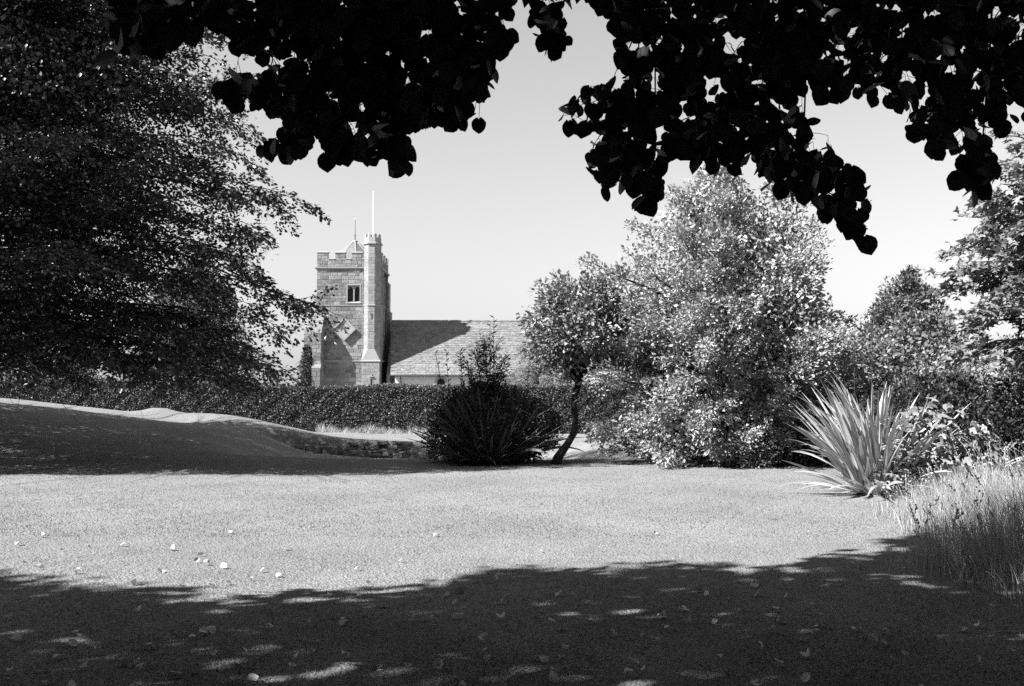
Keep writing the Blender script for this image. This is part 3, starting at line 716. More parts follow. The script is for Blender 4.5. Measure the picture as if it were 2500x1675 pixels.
for px, py, Y in edge:
    tip = at(px, py, Y); z0 = np.clip(tip[2] * .85 + 2.1, 2.3, 11.5)
    L = curve(trunk_at(z0 + bz * 0), tip, .45, .03, 12); limbs.append(L)
for k in range(150):
    th = stb.uniform(0, 6.283); z0 = stb.uniform(1.9, 12.3); ln = 7.6 * (1 - (max(0, z0 - 4.5) / 9.5) ** 1.6) * stb.uniform(.6, 1.05)
    if math.cos(th) > .2: ln *= .92
    p0 = trunk_at(z0); e = p0 + np.array([math.cos(th) * ln, math.sin(th) * ln, ln * stb.uniform(-.18, .22)])
    if z0 < 4: e[2] = max(e[2], 1.9 + stb.rand())
    limbs.append(curve(p0, e, .4, .03, 11))
for L in limbs: wood.tube(L, np.linspace(.05, .005, len(L)), 5)
BLEAF = (np.array([(0, 0, 0), (.45, .34, .07), (1, 0, -.02), (.45, -.34, .07)]), np.array([(0, 2, 1), (0, 3, 2)]))
P, D, N_, S = spray_leaves(limbs, 4.2, 1.2, 40, .104, .28, BLEAF, .34, stb, .2, .7, wood, .007)
nb = 3500; q_ = rdir(nb) * (stb.rand(nb, 1) ** .4) * np.array([8.6, 7.6, 5.6]) + np.array([-15.2, 23.6, 7.5]); k = np.repeat(np.arange(nb), 38); m = len(k)
of_ = rdir(m) * stb.rand(m, 1) ** .5 * np.array([.6, .6, .28])
P = np.vstack([P, q_[k] + of_]); D = np.vstack([D, norm(stb.normal(size=(m, 3)) + np.array([.3, 0, -.4]))]); N_ = np.vstack([N_, norm(stb.normal(size=(m, 3)) * .5 + UP)]); S = np.concatenate([S, .108 * stb.uniform(.7, 1.2, m)])
nb = 1500; q_ = rdir(nb) * (stb.rand(nb, 1) ** .4) * np.array([5.8, 6.2, 3.4]) + np.array([-14.0, 23.4, 11.6]); k = np.repeat(np.arange(nb), 38); m = len(k)
P = np.vstack([P, q_[k] + rdir(m) * stb.rand(m, 1) ** .5 * np.array([.6, .6, .28])]); D = np.vstack([D, norm(stb.normal(size=(m, 3)) + np.array([.3, 0, -.4]))]); N_ = np.vstack([N_, norm(stb.normal(size=(m, 3)) * .5 + UP)]); S = np.concatenate([S, .13 * stb.uniform(.7, 1.2, m)])
# keep the near side open to the sun: crown ends where its shadow line lies on the lawn
lim = 20.9 + .55 * wob(P[:, 0] + .97 * P[:, 2], P[:, 2], .9) - .5 * sstep(-9, -1, P[:, 0] + SHX * P[:, 2])
px, py, f = proj(P)
ok = (P[:, 1] + SHY * P[:, 2] > lim) & (P[:, 2] > 1.75 + .3 * wob(P[:, 0] * 3, P[:, 1] * 3))
ok &= (px < 590 + 25 * wob(py * .02, px * .01)) | (np.arange(len(P)) < 0) | (stb.rand(len(P)) < 1)
P, D, N_, S = P[ok], D[ok], N_[ok], S[ok]
V, F, a = leaves(P, D, N_, S, BLEAF)
o = link('crown', tri_mesh('crown', V - np.array([BX, BY, bz]), F, a), M['beech'], beech); o['kind'] = 'stuff'
o = wood.build('trunk', M['bark'], beech, True); o.location = (-BX, -BY, -bz)
print('beech leaves', len(P))

# a second beech behind it, further left
B2 = np.array([-20.5, 29.5, float(gz(-20.5, 29.5))]); beech2 = thing('beech_tree', 'second dark beech standing behind the big one at the far left', 'tree', tuple(B2)); wood = MB()
wood.tube(curve((0, 0, -.2), (.2, 0, 11), 0, .02, 9), np.linspace(.45, .05, 9), 8)
nb = 3000; q_ = rdir(nb) * (stb.rand(nb, 1) ** .4) * np.array([8.2, 6.4, 5.2]) + np.array([-19.0, 29.5, 8.2]); k = np.repeat(np.arange(nb), 34); m = len(k)
P = q_[k] + rdir(m) * stb.rand(m, 1) ** .5 * np.array([.65, .65, .3]); gs = P[:, 1] + SHY * (P[:, 2] - 1.2); ok = (gs < 34.3 + 1.5 * sstep(-11.5, -8.5, P[:, 0] + SHX * P[:, 2]) + .3 * wob(P[:, 0] + P[:, 2], P[:, 2])) & (P[:, 2] > 2.3 + .3 * wob(P[:, 0], P[:, 1], 3)); P = P[ok]; m = len(P)
V, F, a = leaves(P - B2, norm(stb.normal(size=(m, 3)) + np.array([.3, 0, -.4])), norm(stb.normal(size=(m, 3)) * .5 + UP), .125 * stb.uniform(.7, 1.2, m), BLEAF)
o = link('crown', tri_mesh('crown', V, F, a), M['beech'], beech2); o['kind'] = 'stuff'
for q in q_[::25]: wood.tube(curve((0, 0, np.clip(q[2] * .7, 2, 9)), q - B2, .3, .03, 7), np.linspace(.06, .008, 7), 4)
wood.build('trunk', M['bark'], beech2, True)

# ------------------------------------------------------------------ trees and shrubs
bush('evergreen_tree', 'broad bushy evergreen tree with bright glossy leaves right of centre', 'tree',
     [(0.1, 1.6), (.5, 2.2), (1.3, 2.55), (2.4, 2.65), (3.6, 2.75), (4.9, 2.4), (5.6, 1.95), (6.3, 1.4), (6.9, .85), (7.3, .35)], 5.15, 24.2, 1950, 50, .09, M['ever'],
     trunk_r=.17, nbr=110, lump=.48, clump_r=.23, seed=4, gap=-.9, inner=.16, ey=.9, plume=125)
bush('slender_evergreen', 'slender upright evergreen rising just behind the right side of the broad one', 'tree',
     [(0, .3), (4.5, .9), (5.6, .75), (6.6, .5), (7.5, .15)], 7.0, 25.2, 170, 40, .11, M['ever'], trunk_r=.1, nbr=20, lump=.2, clump_r=.26, seed=14, inner=.2)
# small tree with an S-shaped bare trunk
SX, SY = at(1357, 1128, 24.0)[0], 24.0; sz = float(gz(SX, SY))
st_ = thing('crooked_tree', 'small round-headed tree on a bare crooked trunk beside the dark bush', 'tree', (SX, SY, sz))
cpts = [(1352, 1150), (1362, 1118), (1385, 1085), (1403, 1055), (1405, 1025), (1400, 990), (1403, 965), (1412, 940)]
tr = np.array([at(a_, b_, 24.0 + .1 * i) for i, (a_, b_) in enumerate(cpts)])
wd = MB(); wd.tube(tr, [.15, .115, .09, .08, .075, .075, .08, .085], 9)
fork = tr[-1]
cc = at(1420, 800, 24.4); Pc = []
for k in range(340):
    d = rdir(1)[0]; r = (.55 + .45 * rs.rand() ** .5)
    r *= 1 + .18 * math.sin(3 * math.atan2(d[1], d[0]) + 4 * d[2])
    q = cc + d * np.array([1.28, 1.2, 1.12]) * r
    if q[2] < cc[2] - .75 and rs.rand() < .55: continue
    Pc.append(q)
for px_, py_ in ((1460, 955), (1475, 930), (1440, 930), (1430, 965), (1300, 850), (1290, 770), (1320, 705), (1380, 690)):
    Pc.append(at(px_, py_, 24.1))
Pc = np.array(Pc)
for q in Pc[::6]: wd.tube(curve(fork, q, .2, .05, 6), np.linspace(.035, .007, 6), 4)
for dx_, dz_ in ((-.22, .75), (.02, .85), (.38, .6)): wd.tube(curve(fork, fork + np.array([dx_, .05, dz_]), .0, .04, 5), np.linspace(.06, .03, 5), 6)
k = np.repeat(np.arange(len(Pc)), 34); off = rdir(len(k)) * rs.rand(len(k), 1) ** .5
O = norm(Pc - cc)
P = Pc[k] + off * .25; D = norm(off + O[k] * .6 + rs.normal(size=P.shape) * .4 + np.array([0, 0, -.2])); N_ = norm(O[k] * .6 + UP * .6 + rs.normal(size=P.shape) * .5)
V, F, a = leaves(P, D, N_, .115 * rs.uniform(.7, 1.25, len(P)), OVAL)
o = link('crown', tri_mesh('crown', V - np.array([SX, SY, sz]), F, a), M['small'], st_); o['kind'] = 'stuff'
o = wd.build('trunk', M['bark'], st_, True); o.location = (-SX, -SY, -sz)

bush('cone_tree', 'dense cone-shaped evergreen rising behind the right-hand shrubs', 'tree', [(0, 1.2), (3.2, 1.45), (4.3, 1.2), (5.1, .75), (5.6, .3), (5.8, .08)], 13.2, 33, 420, 44, .12, M['back'], trunk_r=.14, nbr=20, lump=.2, clump_r=.28, seed=8, gap=-.9, upright=.8)
bush('shrub', 'tall pale leafy shrub right of the tall flax clump, under the cone tree', 'shrub', [(0, 1.6), (1.2, 2.1), (2.3, 2.0), (3.0, 1.3), (3.5, .4)], 9.2, 22.5, 620, 44, .085, M['shrub'], group='shrubs at the right edge of the lawn', nbr=30, stems=4, lump=.4, clump_r=.26, seed=31, gap=-.9, inner=.3, plume=60, ey=.8)
bush('shrub', 'dense mid-grey shrub at the right edge below the sycamore branches', 'shrub', [(0, 1.6), (.9, 1.9), (1.9, 1.7), (2.6, 1.0), (2.9, .3)], 10.6, 19.4, 560, 44, .085, M['shrub'], group='shrubs at the right edge of the lawn', nbr=30, stems=4, lump=.4, clump_r=.26, seed=33, gap=-.9, inner=.3, plume=60, ey=.8)
bush('shrub', 'loose shrub between the big evergreen and the tall flax clump', 'shrub', [(0, 1.1), (1.0, 1.5), (2.1, 1.25), (2.8, .7), (3.3, .15)], 7.3, 23.6, 260, 40, .085, M['shrub'], group='shrubs at the right edge of the lawn', nbr=24, stems=4, lump=.45, clump_r=.26, seed=36, gap=-.9, inner=.3, plume=60)
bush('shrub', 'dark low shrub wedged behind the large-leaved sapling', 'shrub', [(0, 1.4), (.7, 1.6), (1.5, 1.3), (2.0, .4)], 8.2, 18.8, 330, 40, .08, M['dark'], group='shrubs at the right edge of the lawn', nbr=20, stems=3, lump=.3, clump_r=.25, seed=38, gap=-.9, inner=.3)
bush('background_tree', 'grey rounded tree behind the hedge, seen through the copper beech', 'tree', [(0, 2.2), (2.5, 2.9), (5, 2.7), (6.8, 2.0), (8.0, 1.0), (8.6, .2)], -16.6, 52, 640, 40, .15, M['back'], group='trees behind the hedge', trunk_r=.25, nbr=30, lump=.5, clump_r=.45, seed=41, gap=-.8)
bush('background_tree', 'pale grey tree behind the hedge at the far left edge', 'tree', [(0, 2.2), (2.5, 3.2), (5, 2.8), (6.3, 1.6), (7.0, .3)], -25.5, 53, 560, 40, .15, M['back'], group='trees behind the hedge', trunk_r=.25, nbr=30, lump=.5, clump_r=.45, seed=43, gap=-.8)
bush('climbing_shrub', 'narrow upright shrub against the left buttress of the church tower', 'shrub', [(0, .7), (2.5, .75), (4, .6), (5.2, .35), (5.9, .08)], -18.3, TY - 1.1, 240, 26, .16, M['back'], nbr=14, lump=.2, clump_r=.25, seed=45, gap=-1)
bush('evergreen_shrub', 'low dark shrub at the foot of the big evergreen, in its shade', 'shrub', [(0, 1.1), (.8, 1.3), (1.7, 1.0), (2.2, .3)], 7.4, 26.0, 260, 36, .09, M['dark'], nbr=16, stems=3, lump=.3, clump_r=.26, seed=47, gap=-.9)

# feathery conifers behind the small tree
def conifer(name, label, cx, cy, H, rad, seed, droop):
    st = np.random.RandomState(seed); zb = float(gz(cx, cy)); t = thing(name, label, 'tree', (cx, cy, zb), 'feathery conifers beside the nave'); wd = MB()
    wd.tube([(0, 0, -.1), (0, 0, H * .5), (.05, 0, H)], [.2, .12, .02], 7); L = []
    for k in range(90):
        z0 = st.uniform(.05, .97) * H; th = st.uniform(0, 6.283); ln = rad * (1 - z0 / H) ** .75 * st.uniform(.6, 1.1) + .25
        L.append(curve((0, 0, z0), (math.cos(th) * ln, math.sin(th) * ln, max(.1, z0 + ln * (.1 - droop * st.rand()))), .25, .03, 8))
    for l in L: wd.tube(l, np.linspace(.035, .006, 8), 4)
    P, D, N_, S = spray_leaves(L, 6.5, .75, 26, .17, .10, RHOMB, .5, st, .15, .5)
    V, F, a = leaves(P, D, N_, S, (np.array([(0, 0, 0), (.5, .09, .02), (1, 0, -.1), (.5, -.09, .02)]), np.array([(0, 2, 1), (0, 3, 2)])))
    o = link('crown', tri_mesh('crown', V, F, a), M['cedar'], t); o['kind'] = 'stuff'; wd.build('trunk', M['bark'], t, True)
conifer('conifer', 'pale feathery conifer with drooping boughs at the right end of the nave', 1.3, 52, 4.9, 2.7, 51, .5)
conifer('conifer', 'tall pale conifer whose top shows above the crooked tree', 3.2, 56, 8.3, 3.0, 52, .2)

# ------------------------------------------------------------------ sycamore at the right edge
YX, YY_ = 12.0, 18.5; yz = float(gz(YX, YY_))
syc = thing('sycamore_tree', 'tall sycamore with lobed leaves reaching in from the right edge', 'tree', (YX, YY_, yz)); wd = MB(); sts = np.random.RandomState(61)
tp2 = curve((YX, YY_, yz - .2), (YX + .2, YY_, yz + 9.5), 0, .02, 10); wd.tube(tp2, np.linspace(.3, .04, 10), 8)
limbs = []
for px_, py_, Y in ((2440, 330, 17.5), (2420, 400, 18), (2400, 470, 17.2), (2370, 520, 18), (2335, 590, 17.4), (2325, 605, 18.2), (2340, 660, 17.6), (2320, 700, 17.8), (2360, 760, 17.2), (2340, 790, 18), (2400, 560, 17), (2450, 450, 17), (2440, 640, 16.8), (2420, 720, 16.8),
                    (2400, 840, 17.5), (2350, 850, 17.8), (2450, 850, 17), (2480, 560, 16.6), (2480, 400, 16.8), (2480, 680, 16.5), (2490, 880, 17), (2380, 640, 17.0), (2390, 600, 18.8), (2460, 500, 18.8), (2430, 760, 18.8)):
    tip = at(px_, py_, Y); limbs.append(curve((YX, YY_, np.clip(tip[2] * .8 + .6, 1.5, 9)), tip, .3, .03, 10))
for k in range(60):
    th = sts.uniform(0, 6.283); z0 = sts.uniform(2.6, 9.3); ln = 3.4 * (1 - ((z0 - 2.6) / 8.5) ** 2) * sts.uniform(.6, 1); ln = min(ln, 2.2) if math.cos(th) < -.3 else ln
    limbs.append(curve((YX, YY_, z0), (YX + ln * math.cos(th), YY_ + ln * math.sin(th), z0 + ln * .3), .3, .03, 9))
for L in limbs: wd.tube(L, np.linspace(.05, .007, len(L)), 5)
P, D, N_, S = spray_leaves(limbs, 5.0, .66, 24, .16, .22, STAR, .3, sts, .25, .6, wd)
V, F, a = leaves(P, D, N_ + np.array(sunv) * .4, S, STAR)
o = link('crown', tri_mesh('crown', V - np.array([YX, YY_, yz]), F, a), M['syc'], syc); o['kind'] = 'stuff'
o = wd.build('trunk', M['bark'], syc, True); o.location = (-YX, -YY_, -yz)
print('syc', len(P))

# ------------------------------------------------------------------ flax clumps
def blade_mesh(length, width, bend, fold, tw, name='blade', tipd=0.0):
    n = 9; V = []; F = []
    ang = R(4); p = np.array([0., 0, 0])
    for i in range(n):
        t = i / (n - 1); wv = width * (.55 + .9 * t - 1.45 * t ** 2.6) * (1 if i < n - 1 else 0) + .002
        a_ = ang + bend * t ** 1.9
        if i: p = p + np.array([math.sin(a_), 0, math.cos(a_)]) * length / (n - 1)
        nrm = np.array([-math.cos(a_), 0, math.sin(a_)]); tt = tw * t; lat = np.array([0, math.cos(tt), 0]) + nrm * math.sin(tt)
        V += [p + lat * wv, p - nrm * fold * wv * -1, p - lat * wv]
        if i:
            b0 = (i - 1) * 3; b1 = i * 3
            F += [(b0, b0 + 1, b1 + 1, b1), (b0 + 1, b0 + 2, b1 + 2, b1 + 1)]
    me = bpy.data.meshes.new(name); me.from_pydata([tuple(v) for v in V], [], F); me.polygons.foreach_set('use_smooth', np.ones(len(F), dtype=bool)); me.update()
    return me
def flax(t, mat, specs, rg, nvar=14, wid=.045):
    mes = []
    for v in range(nvar):
        m_ = blade_mesh(1.0, wid * rg.uniform(.7, 1.15), rg.choice([.15, .3, .45, .6, .25, .9]) * rg.uniform(.7, 1.2), .35, rg.uniform(-.8, .8)); m_.materials.append(mat); mes.append(m_)
    for (x, y, az, tilt, L) in specs:
        o = bpy.data.objects.new('blade', rg.choice(mes)); C.objects.link(o); o.parent = t
        o.matrix_local = Matrix.Translation((x, y, 0)) @ Matrix.Rotation(az, 4, 'Z') @ Matrix.Rotation(tilt, 4, 'Y') @ Matrix.Rotation(rg.uniform(-.5, .5), 4, 'Z') @ Matrix.Diagonal((L, rg.uniform(.85, 1.35) * (L / 1.7) ** .3, L, 1))
rf = random.Random(5)
FX, FY = at(2145, 1195, 16.9)[0], 16.9
fl = thing('flax_clump', 'tall sunlit flax clump with pale sword-shaped blades right of the lawn', 'flax', (FX, FY, float(gz(FX, FY))))
specs = []
for k in range(252):
    az = rf.uniform(0, 6.283); r = rf.random() ** .6
    if math.cos(az) > .5 and rf.random() < .45: az = math.pi - az
    specs.append((.32 * r * math.cos(az) + rf.uniform(-.16, .16), .26 * r * math.sin(az) + rf.uniform(-.12, .12), az + rf.uniform(-.5, .5), .10 + .55 * r ** 1.6 + rf.uniform(-.14, .14), rf.uniform(1.15, 2.25) * (1.05 - .22 * r)))
for k in range(46):   # fallen and low blades round the foot
    az = rf.choice([math.pi, math.pi, 0, -1.57, -2.2, -.8]) + rf.uniform(-.7, .7)
    specs.append((.35 * math.cos(az), .3 * math.sin(az), az, rf.uniform(.95, 1.3), rf.uniform(.7, 1.5)))
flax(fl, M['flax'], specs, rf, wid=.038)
FX2, FY2 = at(2330, 1190, 16.9)[0], 17.2
fl2 = thing('flax_clump', 'half-fallen flax with long blades lying out to the right', 'flax', (FX2, FY2, float(gz(FX2, FY2))))
specs = [(rf.uniform(-.3, .2), rf.uniform(-.2, .2), rf.choice([0, .2, -.3, 0, -.1, 2.9]) + rf.uniform(-.35, .35), rf.uniform(.8, 1.45), rf.uniform(.9, 1.7)) for k in range(40)]
flax(fl2, M['flax'], specs, rf)
# dark flax clump in the beech's shade
GX, GY = at(1190, 1135, 23.6)[0], 24.3
fd = thing('flax_clump', 'wide dark flax clump in shade in front of the hedge', 'flax', (GX, GY, float(gz(GX, GY))))
specs = []
for k in range(150):
    az = rf.uniform(0, 6.283); r = rf.random() ** .55
    specs.append((.75 * r * math.cos(az), .4 * r * math.sin(az), az, .12 + .85 * r ** 1.3, rf.uniform(1.2, 2.05) * (1.05 - .12 * r)))
for k in range(44):
    az = rf.uniform(-2.6, -.5); specs.append((.7 * math.cos(az) * rf.random(), .5 * math.sin(az), az, rf.uniform(.9, 1.25), rf.uniform(.5, 1.3)))
flax(fd, M['flax_shaded'], specs, rf, wid=.04)
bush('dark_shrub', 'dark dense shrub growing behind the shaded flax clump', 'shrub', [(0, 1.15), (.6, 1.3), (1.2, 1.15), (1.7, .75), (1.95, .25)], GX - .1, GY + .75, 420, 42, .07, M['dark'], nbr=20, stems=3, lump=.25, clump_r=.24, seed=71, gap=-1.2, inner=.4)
# feathery sapling on top
qx, qy = at(1180, 960, 24.6)[0], 24.9
bm = thing('sapling', 'thin feathery sapling standing up out of the dark shrub', 'sapling', (qx, qy, float(gz(qx, qy)))); wd = MB(); L = []
for px_, py_ in ((1140, 880), (1165, 855), (1188, 845), (1212, 835), (1232, 885)):
    L.append(curve((rf.uniform(-.1, .1), 0, 0), at(px_, py_, 24.7 + rf.uniform(-.2, .2)) - np.array([qx, qy, float(gz(qx, qy))]), 0, .03, 9))
for l in L: wd.tube(l, np.linspace(.022, .005, 9), 5)
P, D, N_, S = spray_leaves(L, 10, .62, 16, .13, .03, RHOMB, -.1, np.random.RandomState(3), .5, .4, wd)
V, F, a = leaves(P, D, N_, S, (np.array([(0, 0, 0), (.5, .1, .02), (1, 0, -.1), (.5, -.1, .02)]), np.array([(0, 2, 1), (0, 3, 2)])))
o = link('foliage', tri_mesh('foliage', V, F, a), M['dark'], bm); o['kind'] = 'stuff'; wd.build('stem', M['twig'], bm, True)
# tall dry flower stalks
def stalk(px0, py0, px1, py1, Y, lab, pods=7):
    b_ = at(px0, py0, Y); e = at(px1, py1, Y); g_ = float(gz(b_[0], Y)); base = np.array([b_[0] + (b_[0] - e[0]) * .5, Y, g_]); t = thing('flower_stalk', lab, 'stalk', tuple(base), 'dry flax flower stalks'); wd = MB()
    c_ = curve((0, 0, 0), e - base, .0, .012, 8); wd.tube(c_, np.linspace(.014, .006, 8), 5); wd.build('stem', M['twig'], t, True)
    pm = MB(); pm.tube([(0, 0, 0), (0, 0, .04), (0, 0, .10)], [.006, .018, .003], 5); pme = pm.mesh('seed_pod'); pme.materials.append(M['twig'])
    for k in range(pods):
        u = .68 + .32 * k / max(1, pods - 1); p = np.array([np.interp(u, np.linspace(0, 1, 8), c_[:, i_]) for i_ in range(3)])
        o = bpy.data.objects.new('seed_pod', pme); C.objects.link(o); o.parent = t; o.location = p; o.rotation_euler = (rf.uniform(-.6, .6), rf.choice([-1, 1]) * rf.uniform(.4, 1.1), 0); o.scale = (1, 1, rf.uniform(.9, 1.6))
stalk(1095, 970, 1063, 862, 24.3, 'leaning dry stalk at the left of the dark flax clump', 4)
stalk(1099, 960, 1089, 856, 24.6, 'upright dry stalk, second from the left over the dark flax', 8)
stalk(1139, 955, 1123, 860, 24.2, 'thick dark seed spike left of the feathery sapling', 14)
stalk(1193, 940, 1196, 795, 24.8, 'tall dry stalk through the feathery sapling', 6)
stalk(1205, 940, 1206, 775, 24.5, 'tallest dry stalk above the dark flax clump', 10)
stalk(1280, 960, 1292, 880, 24.7, 'thin dry stalk right of the feathery sapling', 6)
stalk(2125, 1000, 2133, 750, 19.5, 'tall thin bare stalk above the sunlit flax', 8)
stalk(2085, 960, 2088, 775, 21.0, 'pale thin stalk beside the right edge of the evergreen', 6)

# ------------------------------------------------------------------ large-leaved sapling beside the sunlit flax
sp = thing('maple_sapling', 'leafy sapling with large lobed leaves right beside the sunlit flax', 'sapling', (6.75, 16.6, float(gz(6.75, 16.6))))
pm_ = []
PT_ = palmate()
for v in range(4):
    tv = PT_[0].copy(); tv[:, 2] += .05 * np.sin(tv[:, 0] * 5 + v) ; me = tri_mesh('leaf', tv, PT_[1]); me.materials.append(M['syc']); pm_.append(me)
wd = MB(); gr = random.Random(9)
for k in range(9): wd.tube(curve((gr.uniform(-.2, .2), gr.uniform(-.1, .1), 0), (gr.uniform(-.7, 1.0), gr.uniform(-.3, .3), gr.uniform(.9, 1.55)), 0, .04, 6), np.linspace(.014, .005, 6), 5)
wd.build('stem', M['twig'], sp, True)
for k in range(230):
    x = gr.uniform(-.75, 1.15); zt = 1.62 - .55 * abs(x - .1) ** 1.4; z = .15 + (zt - .15) * gr.random() ** .8; y = -.45 * math.sqrt(max(.05, 1 - ((x - .2) / 1.2) ** 2)) * gr.uniform(.3, 1)
    o = bpy.data.objects.new('leaf', gr.choice(pm_)); C.objects.link(o); o.parent = sp; o.location = (x, y, z)
    X = Vector((gr.uniform(-1, 1), -gr.uniform(.2, 1), -gr.uniform(.1, .7))).normalized(); Z = Vector((gr.uniform(-.6, .3), -.5 + gr.uniform(-.3, .3), 1)); Z = (Z - X * Z.dot(X)).normalized(); Yv = Z.cross(X)
    m_ = Matrix((X, Yv, Z)).transposed().to_4x4(); s_ = gr.uniform(.12, .24); m_ = Matrix.Translation((x, y, z)) @ m_ @ Matrix.Diagonal((s_, s_, s_, 1)); o.matrix_local = m_

# ------------------------------------------------------------------ overhanging lime
LX, LY = -6.0, -3.5
lime = thing('lime_tree', 'large lime tree whose dark heart-shaped leaves hang across the top of the view', 'tree', (LX, LY, 0)); wd = MB(); stl = np.random.RandomState(81)
base = np.array([LX, LY, 0])
tpl = curve((0, 0, -.2), (.6, .5, 9.5), 0, .02, 10); wd.tube(tpl, np.linspace(.42, .1, 10), 10)
polys = [
 ([(520, -60), (500, 30), (545, 45), (535, 85), (565, 115), (610, 120), (640, 150), (700, 140), (720, 165), (690, 180), (640, 190), (560, 195), (540, 215), (545, 255), (600, 262), (660, 258), (690, 290), (700, 315), (655, 345), (640, 380), (680, 385), (730, 380), (755, 330), (790, 330), (782, 375), (812, 400), (850, 380), (890, 350), (905, 400), (950, 420), (990, 425), (1000, 385), (985, 330), (1040, 300), (1085, 290), (1130, 265), (1180, 240), (1192, 190), (1225, 160), (1240, 100), (1240, 30), (1262, -60)], 1600, (4.5, 6.1)),
 ([(250, -60), (290, 30), (270, 110), (265, 150), (330, 155), (400, 110), (440, 85), (500, 70), (540, 40), (560, -60)], 120, (3.6, 4.4)),
 ([(1290, -60), (1300, 40), (1315, 70), (1335, 110), (1355, 120), (1365, 70), (1395, 30), (1400, -60)], 46, (5.2, 6.0)),
 ([(1395, -60), (1420, 5), (1480, 20), (1500, 60), (1495, 100), (1520, 160), (1510, 200), (1450, 215), (1400, 240), (1340, 290), (1335, 320), (1400, 315), (1450, 305), (1470, 330), (1440, 370), (1435, 420), (1460, 440), (1475, 480), (1500, 460), (1530, 470), (1570, 500), (1600, 470), (1600, 420), (1640, 380), (1720, 395), (1770, 430), (1800, 420), (1850, 420), (1900, 460), (1950, 480), (2010, 520), (2050, 550), (2085, 585), (2115, 540), (2120, 490), (2090, 430), (2060, 390), (1990, 340), (1965, 290), (1920, 250), (1965, 220), (2010, 200), (2090, 225), (2150, 245), (2190, 250), (2225, 320), (2270, 340), (2330, 375), (2370, 420), (2400, 440), (2430, 370), (2440, 320), (2500, 290), (2600, 280), (2600, -60)], 2250, (4.5, 6.4)),
 ([(1312, 55), (1392, 60), (1378, 125), (1335, 132)], 20, (5.2, 5.8)), ([(1565, 420), (1610, 410), (1620, 450), (1585, 500), (1560, 505)], 22, (4.6, 5.0)), ([(2350, 400), (2410, 400), (2400, 470), (2360, 490)], 22, (4.6, 5.2)), ([(2060, 540), (2110, 560), (2120, 590), (2095, 600)], 12, (5.0, 5.4)),
 ([(1100, 280), (1160, 280), (1170, 300), (1110, 315)], 7, (4.8, 5.1)), ([(2005, 220), (2040, 225), (2030, 265)], 2, (4.4, 4.6)), ([(2270, 360), (2300, 365), (2290, 385)], 2, (4.6, 4.8)),
]
LP_ = []; 
for poly, cnt, (y0, y1) in polys:
    pa = np.array(poly); lo, hi = pa.min(0), pa.max(0); got = np.zeros((0, 2))
    while len(got) < cnt:
        q = stl.rand(4000, 2) * (hi - lo) + lo; q = q[in_poly(q, poly)]
        dens = .62 + .5 * wob(q[:, 0] * .018, q[:, 1] * .02, 1.0, 5) + .25 * wob(q[:, 0] * .06, q[:, 1] * .055, 1, 9)
        if cnt > 500: q = q[stl.rand(len(q)) < np.clip(dens, .05, 1)]
        got = np.vstack([got, q])
    got = got[:cnt]
    for (px_, py_) in got: LP_.append(at(px_, py_ - 12, stl.uniform(y0, y1)))
LP_ = np.array(LP_)
# limbs over the camera and twigs to the leaves
lim_ = []
for px_, py_, Y in ((760, 180, 5.3), (960, 250, 5.2), (1080, 100, 5.5), (560, 60, 5.0), (1560, 200, 5.4), (1700, 300, 5.2), (1900, 350, 5.4), (1960, 400, 5.2), (2200, 120, 5.6), (2400, 330, 5.0), (1600, 330, 5.1), (880, 330, 5.0), (2420, 60, 5.3), (1340, -30, 5.6), (420, 20, 4.0)):
    tip = at(px_, py_, Y); s0 = base + np.array([.3, .3, 4.0 + stl.rand() * 2.5]); mid = tip + np.array([(px_ - 1250) * -.0003, -1.6, 2.6]); hi = base + np.array([.5, .4, 7.0 + stl.rand()])
    tt_ = np.linspace(0, 1, 18)[:, None]; L = hi * (1 - tt_) ** 3 + (hi * .35 + mid * .65 + np.array([0, 0, 1.2])) * 3 * tt_ * (1 - tt_) ** 2 + mid * 3 * tt_ ** 2 * (1 - tt_) + tip * tt_ ** 3
    lim_.append(L); wd.tube(L - base, np.concatenate([np.linspace(.07, .016, 10), np.linspace(.013, .004, 8)]), 6)
LN = np.vstack([L[9:] for L in lim_])
tw = LP_[stl.choice(len(LP_), 330, replace=False)]; TWN = [LN]; tw = tw[np.argsort([np.min(np.linalg.norm(LN - q, axis=1)) for q in tw])]
for q in tw:
    d_ = np.linalg.norm(LN - q, axis=1) + 1.5 * np.maximum(0, q[2] - LN[:, 2]); p0 = LN[np.argmin(d_)]
    c_ = curve(p0, q + np.array([0, 0, .045]), .9, .05, 7); wd.tube(c_ - base, np.linspace(.0042, .0014, 7), 4); TWN.append(c_); LN = np.vstack([LN, c_[2:]])
TWN = np.vstack(TWN)
HT = [heart(random.Random(v)) for v in range(5)]
n = len(LP_); near = np.zeros((n, 3))
for i in range(n): near[i] = TWN[np.argmin(np.sum((TWN - LP_[i]) ** 2, 1))]
hang = stl.rand(n) < .75
D = norm(np.where(hang[:, None], np.array([0, 0, -1.]), np.array([0, -.3, -.25])) + stl.normal(size=(n, 3)) * .42)
N_ = norm(np.where(hang[:, None], np.array([0, -.8, .35]), np.array([0, 0, 1.])) + stl.normal(size=(n, 3)) * .5)
S = .088 * stl.uniform(.7, 1.25, n)
for i in range(n):
    v_ = near[i] - LP_[i]; dd = np.linalg.norm(v_)
    if dd > .03: wd.tube([LP_[i] - base, LP_[i] + v_ * min(1, .075 / dd) - base], .0016, 3)
order = np.argsort(np.sum((LP_ - np.array([0, 0, CAMH])) ** 2, 1) / S ** 2)
vis = proj(LP_); inframe = (vis[0] > -20) & (vis[0] < 2520) & (vis[1] > -20)
part = [i for i in order if inframe[i]][:296]; pset = set(part)
lme = []
for h in HT: m_ = tri_mesh('leaf', h[0], h[1], None); m_.materials.append(M['lime']); lme.append(m_)
